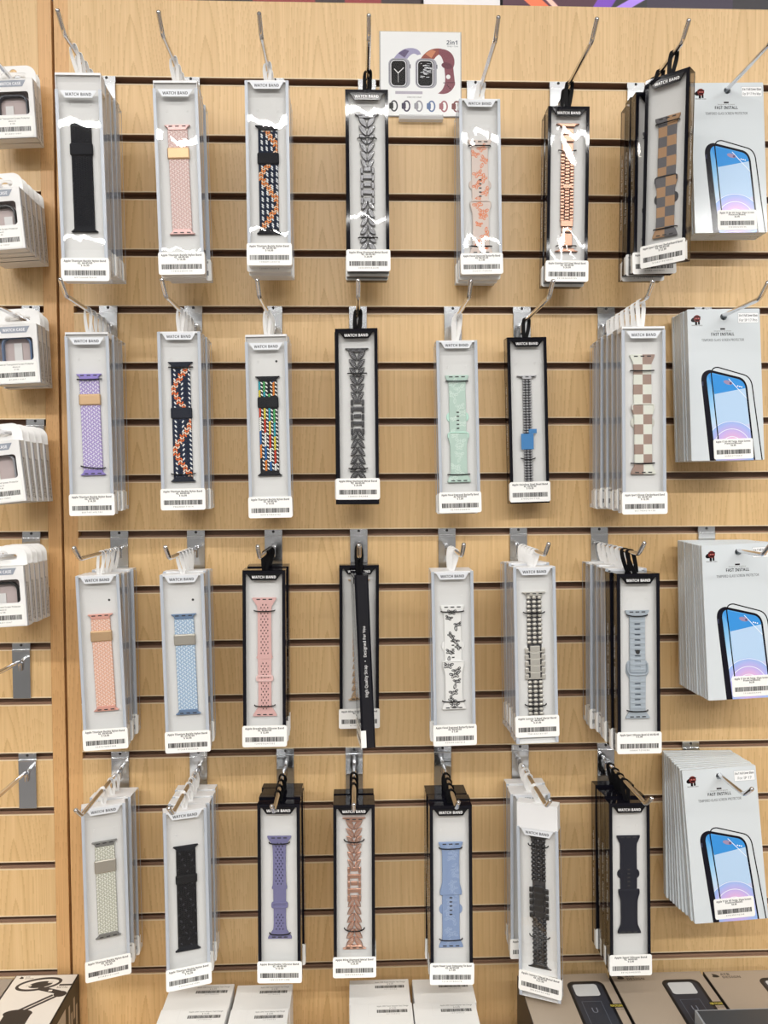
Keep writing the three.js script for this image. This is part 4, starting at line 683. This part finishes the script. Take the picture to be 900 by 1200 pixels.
{
  const a = atY(26, 1133, TOPY), b = atY(99, 1130, TOPY);
  const drop = (x, px, py, s) => { x.save(); x.translate(px, py); x.scale(s, s); x.fillStyle = '#26211e'; x.beginPath(); x.moveTo(-10, -12); x.quadraticCurveTo(14, -6, 13, 8); x.quadraticCurveTo(4, 14, -10, 10); x.quadraticCurveTo(-16, 4, -8, 0); x.closePath(); x.fill(); x.restore(); };
  const face = mat(0xffffff, 0.35, { map: tex(512, 1024, (x, w, h) => {
    x.fillStyle = '#e7e4dd'; x.fillRect(0, 0, w, h);
    drop(x, 62, 34, 1.3); text(x, 'ATB', 92, 26, 20, { align: 'left', color: '#5b564f' }); text(x, 'DESIGN', 92, 46, 20, { align: 'left', color: '#5b564f' });
    x.fillStyle = '#1d1a1a'; x.fillRect(404, 128, 100, 20); text(x, 'METAL', 440, 168, 30, { color: '#4c4743', w: 110 });
    // folding phone mount: ring head, hinge and parallel arms
    x.strokeStyle = '#2c2a2e'; x.lineWidth = 24; x.beginPath(); x.ellipse(235, 122, 165, 68, -0.2, 0, 7); x.stroke(); x.fillStyle = '#2a282b'; x.beginPath(); x.ellipse(250, 128, 92, 40, -0.2, 0, 7); x.fill(); x.fillStyle = '#d8d4cc'; x.fillRect(138, 128, 44, 22); x.fillRect(300, 84, 40, 26);
    x.lineWidth = 46; x.beginPath(); x.moveTo(250, 170); x.lineTo(440, 232); x.stroke(); x.fillStyle = '#e2dfd8'; x.fillRect(344, 196, 30, 20); x.fillStyle = '#2a282b'; x.beginPath(); x.ellipse(452, 250, 50, 36, 0, 0, 7); x.fill();
    for (const o of [0, 50]) { x.lineWidth = 22; x.beginPath(); x.moveTo(400 + o, 262); x.lineTo(200 + o, 440); x.stroke(); } x.beginPath(); x.ellipse(215, 470, 110, 46, 0, 0, 7); x.fill(); x.fillRect(120, 470, 200, 120);
  }) });
  const side = mat(0xffffff, 0.4, { map: tex(512, 192, (x, w, h) => { x.fillStyle = '#1b1613'; x.fillRect(0, 0, w, h); x.fillStyle = '#b5aa9b'; x.fillRect(250, 30, 110, 140); x.fillStyle = '#1b1613'; for (let i = 0; i < 5; i++) x.fillRect(266 + (i % 2) * 40, 40 + i * 25, 34, 14); text(x, 'METAL', 120, 100, 60, { bold: true, color: '#b9ada0' }); x.fillStyle = '#a99d8e'; for (let i = 0; i < 4; i++) x.fillRect(390 + i * 26, 40 + (i % 2) * 30, 16, 60); }) });
  flatBox('phone_mount_box', 'white topped black carton picturing a folding metal phone mount', 'box', null, a.x, b.x, Math.max(0.008, a.z), a.z + 0.19, TOPY, SHELF, mat(lin(0.02, 0.016, 0.014), 0.4), face, side, 1.5);
  const l = atY(22.5, 1133, TOPY); flatBox('carton', 'plain taupe carton beside the phone mount box', 'box', null, l.x - 0.1, l.x, Math.max(0.008, l.z), l.z + 0.19, TOPY - 0.004, SHELF, mat(lin(0.38, 0.33, 0.28), 0.5), null, null, 0);
  // taupe phone case boxes
  const tan = mat(lin(0.4, 0.345, 0.285), 0.4), dk = mat(lin(0.03, 0.024, 0.02), 0.45);
  const tf = mat(0xffffff, 0.35, { map: tex(640, 1000, (x, w, h) => {
    x.fillStyle = '#a89a89'; x.fillRect(0, 0, w, h); drop(x, 62, 52, 1.8); text(x, 'ATB', 100, 40, 34, { align: 'left', color: '#4a4037', bold: true }); text(x, 'DESIGN', 100, 72, 34, { align: 'left', color: '#4a4037', bold: true });
    x.fillStyle = '#17181b'; x.beginPath(); x.roundRect(322, 92, 258, 950, 54); x.fill(); x.fillStyle = '#33363e'; x.beginPath(); x.roundRect(342, 116, 218, 930, 40); x.fill(); x.fillStyle = '#c9cccc'; x.beginPath(); x.roundRect(358, 124, 168, 128, 22); x.fill(); x.strokeStyle = '#5a5e69'; x.lineWidth = 4; x.strokeRect(376, 310, 130, 300); text(x, 'U', 440, 400, 70, { color: '#7a7e89' });
    x.fillStyle = '#1e1b17'; x.fillRect(552, 340, 88, 40); text(x, 'FOR CYCLING', 596, 360, 28, { color: '#e6d65a', bold: true, w: 82 }); text(x, 'RIDING CASE', 596, 396, 20, { color: '#3b342c', w: 80 });
  }) });
  const ed = [[606, 711], [713.5, 821], [823.5, 935]];
  ed.forEach(([u0, u1], i) => { const p = atY(u0, 1143 - i * 2.2, TOPY), q = atY(u1, 1141 - i * 2.2, TOPY); flatBox('phone_case_box', ['taupe carton picturing a dark phone case, partly behind the hanging black bead band', 'taupe carton picturing a dark phone case, between two cartons like it', 'taupe carton picturing a dark phone case, under the charcoal box'][i], 'box', 'phone case cartons on the counter', p.x, q.x, Math.max(0.008, p.z), p.z + 0.185, TOPY, SHELF, dk, tf, null, 0.8); });
  const gA = atY(814, 1184, TOPY + 0.02); const gb = flatBox('charcoal_box', 'charcoal box with a bright rim lying on the taupe cartons', 'box', null, gA.x, gA.x + 0.16, gA.z, gA.z + 0.09, TOPY + 0.0205, TOPY + 0.0008, mat(lin(0.32, 0.34, 0.36), 0.35), mat(lin(0.05, 0.055, 0.062), 0.3), null, 2.2);
  // small white boxes
  const wl = mat(0xffffff, 0.5, { map: tex(512, 300, (x, w, h) => { x.fillStyle = '#efefec'; x.fillRect(0, 0, w, h); x.strokeStyle = '#dcdcd8'; x.strokeRect(150, 10, 340, 140); text(x, 'Apple 20W Travel Adapter Fast Charge', 350, 36, 20, { w: 260, color: '#666' }); text(x, '$ 9.99', 350, 60, 20, { color: '#555' }); barcode(x, 220, 78, 250, 34, rng(63)); text(x, '1 2 7 7 0 4 5 5 2', 350, 126, 16, { color: '#777', w: 180 }); }) });
  const wm = mat(lin(0.82, 0.82, 0.81), 0.5);
  const cols = [[200, 274, 1154, 'under the sparkly black woven band'], [277.5, 342, 1154, 'under the purple perforated band'], [410, 479, 1148, 'under the rose gold chevron band'], [481.5, 551, 1147, 'under the cornflower blue band']];
  cols.forEach(([u0, u1, v, where], ci) => {
    const p = atY(u0, v, TOPY), q = atY(u1, v, TOPY); let z = Math.max(0.01, (p.z + q.z) / 2);
    for (let i = 0; i < 4; i++) { const dx = (rj() - 0.5) * 0.003, d = 0.049; flatBox('charger_box', `small white box, ${['first', 'second', 'third', 'fourth'][i]} from the wall, ${where}`, 'box', 'small white boxes on the counter', p.x + dx, q.x + dx, z, z + d, TOPY + i * 0.0012, SHELF, wm, wl, null, 0.6); z += d + 0.0006; }
  });
}
renderer.render(scene, camera);
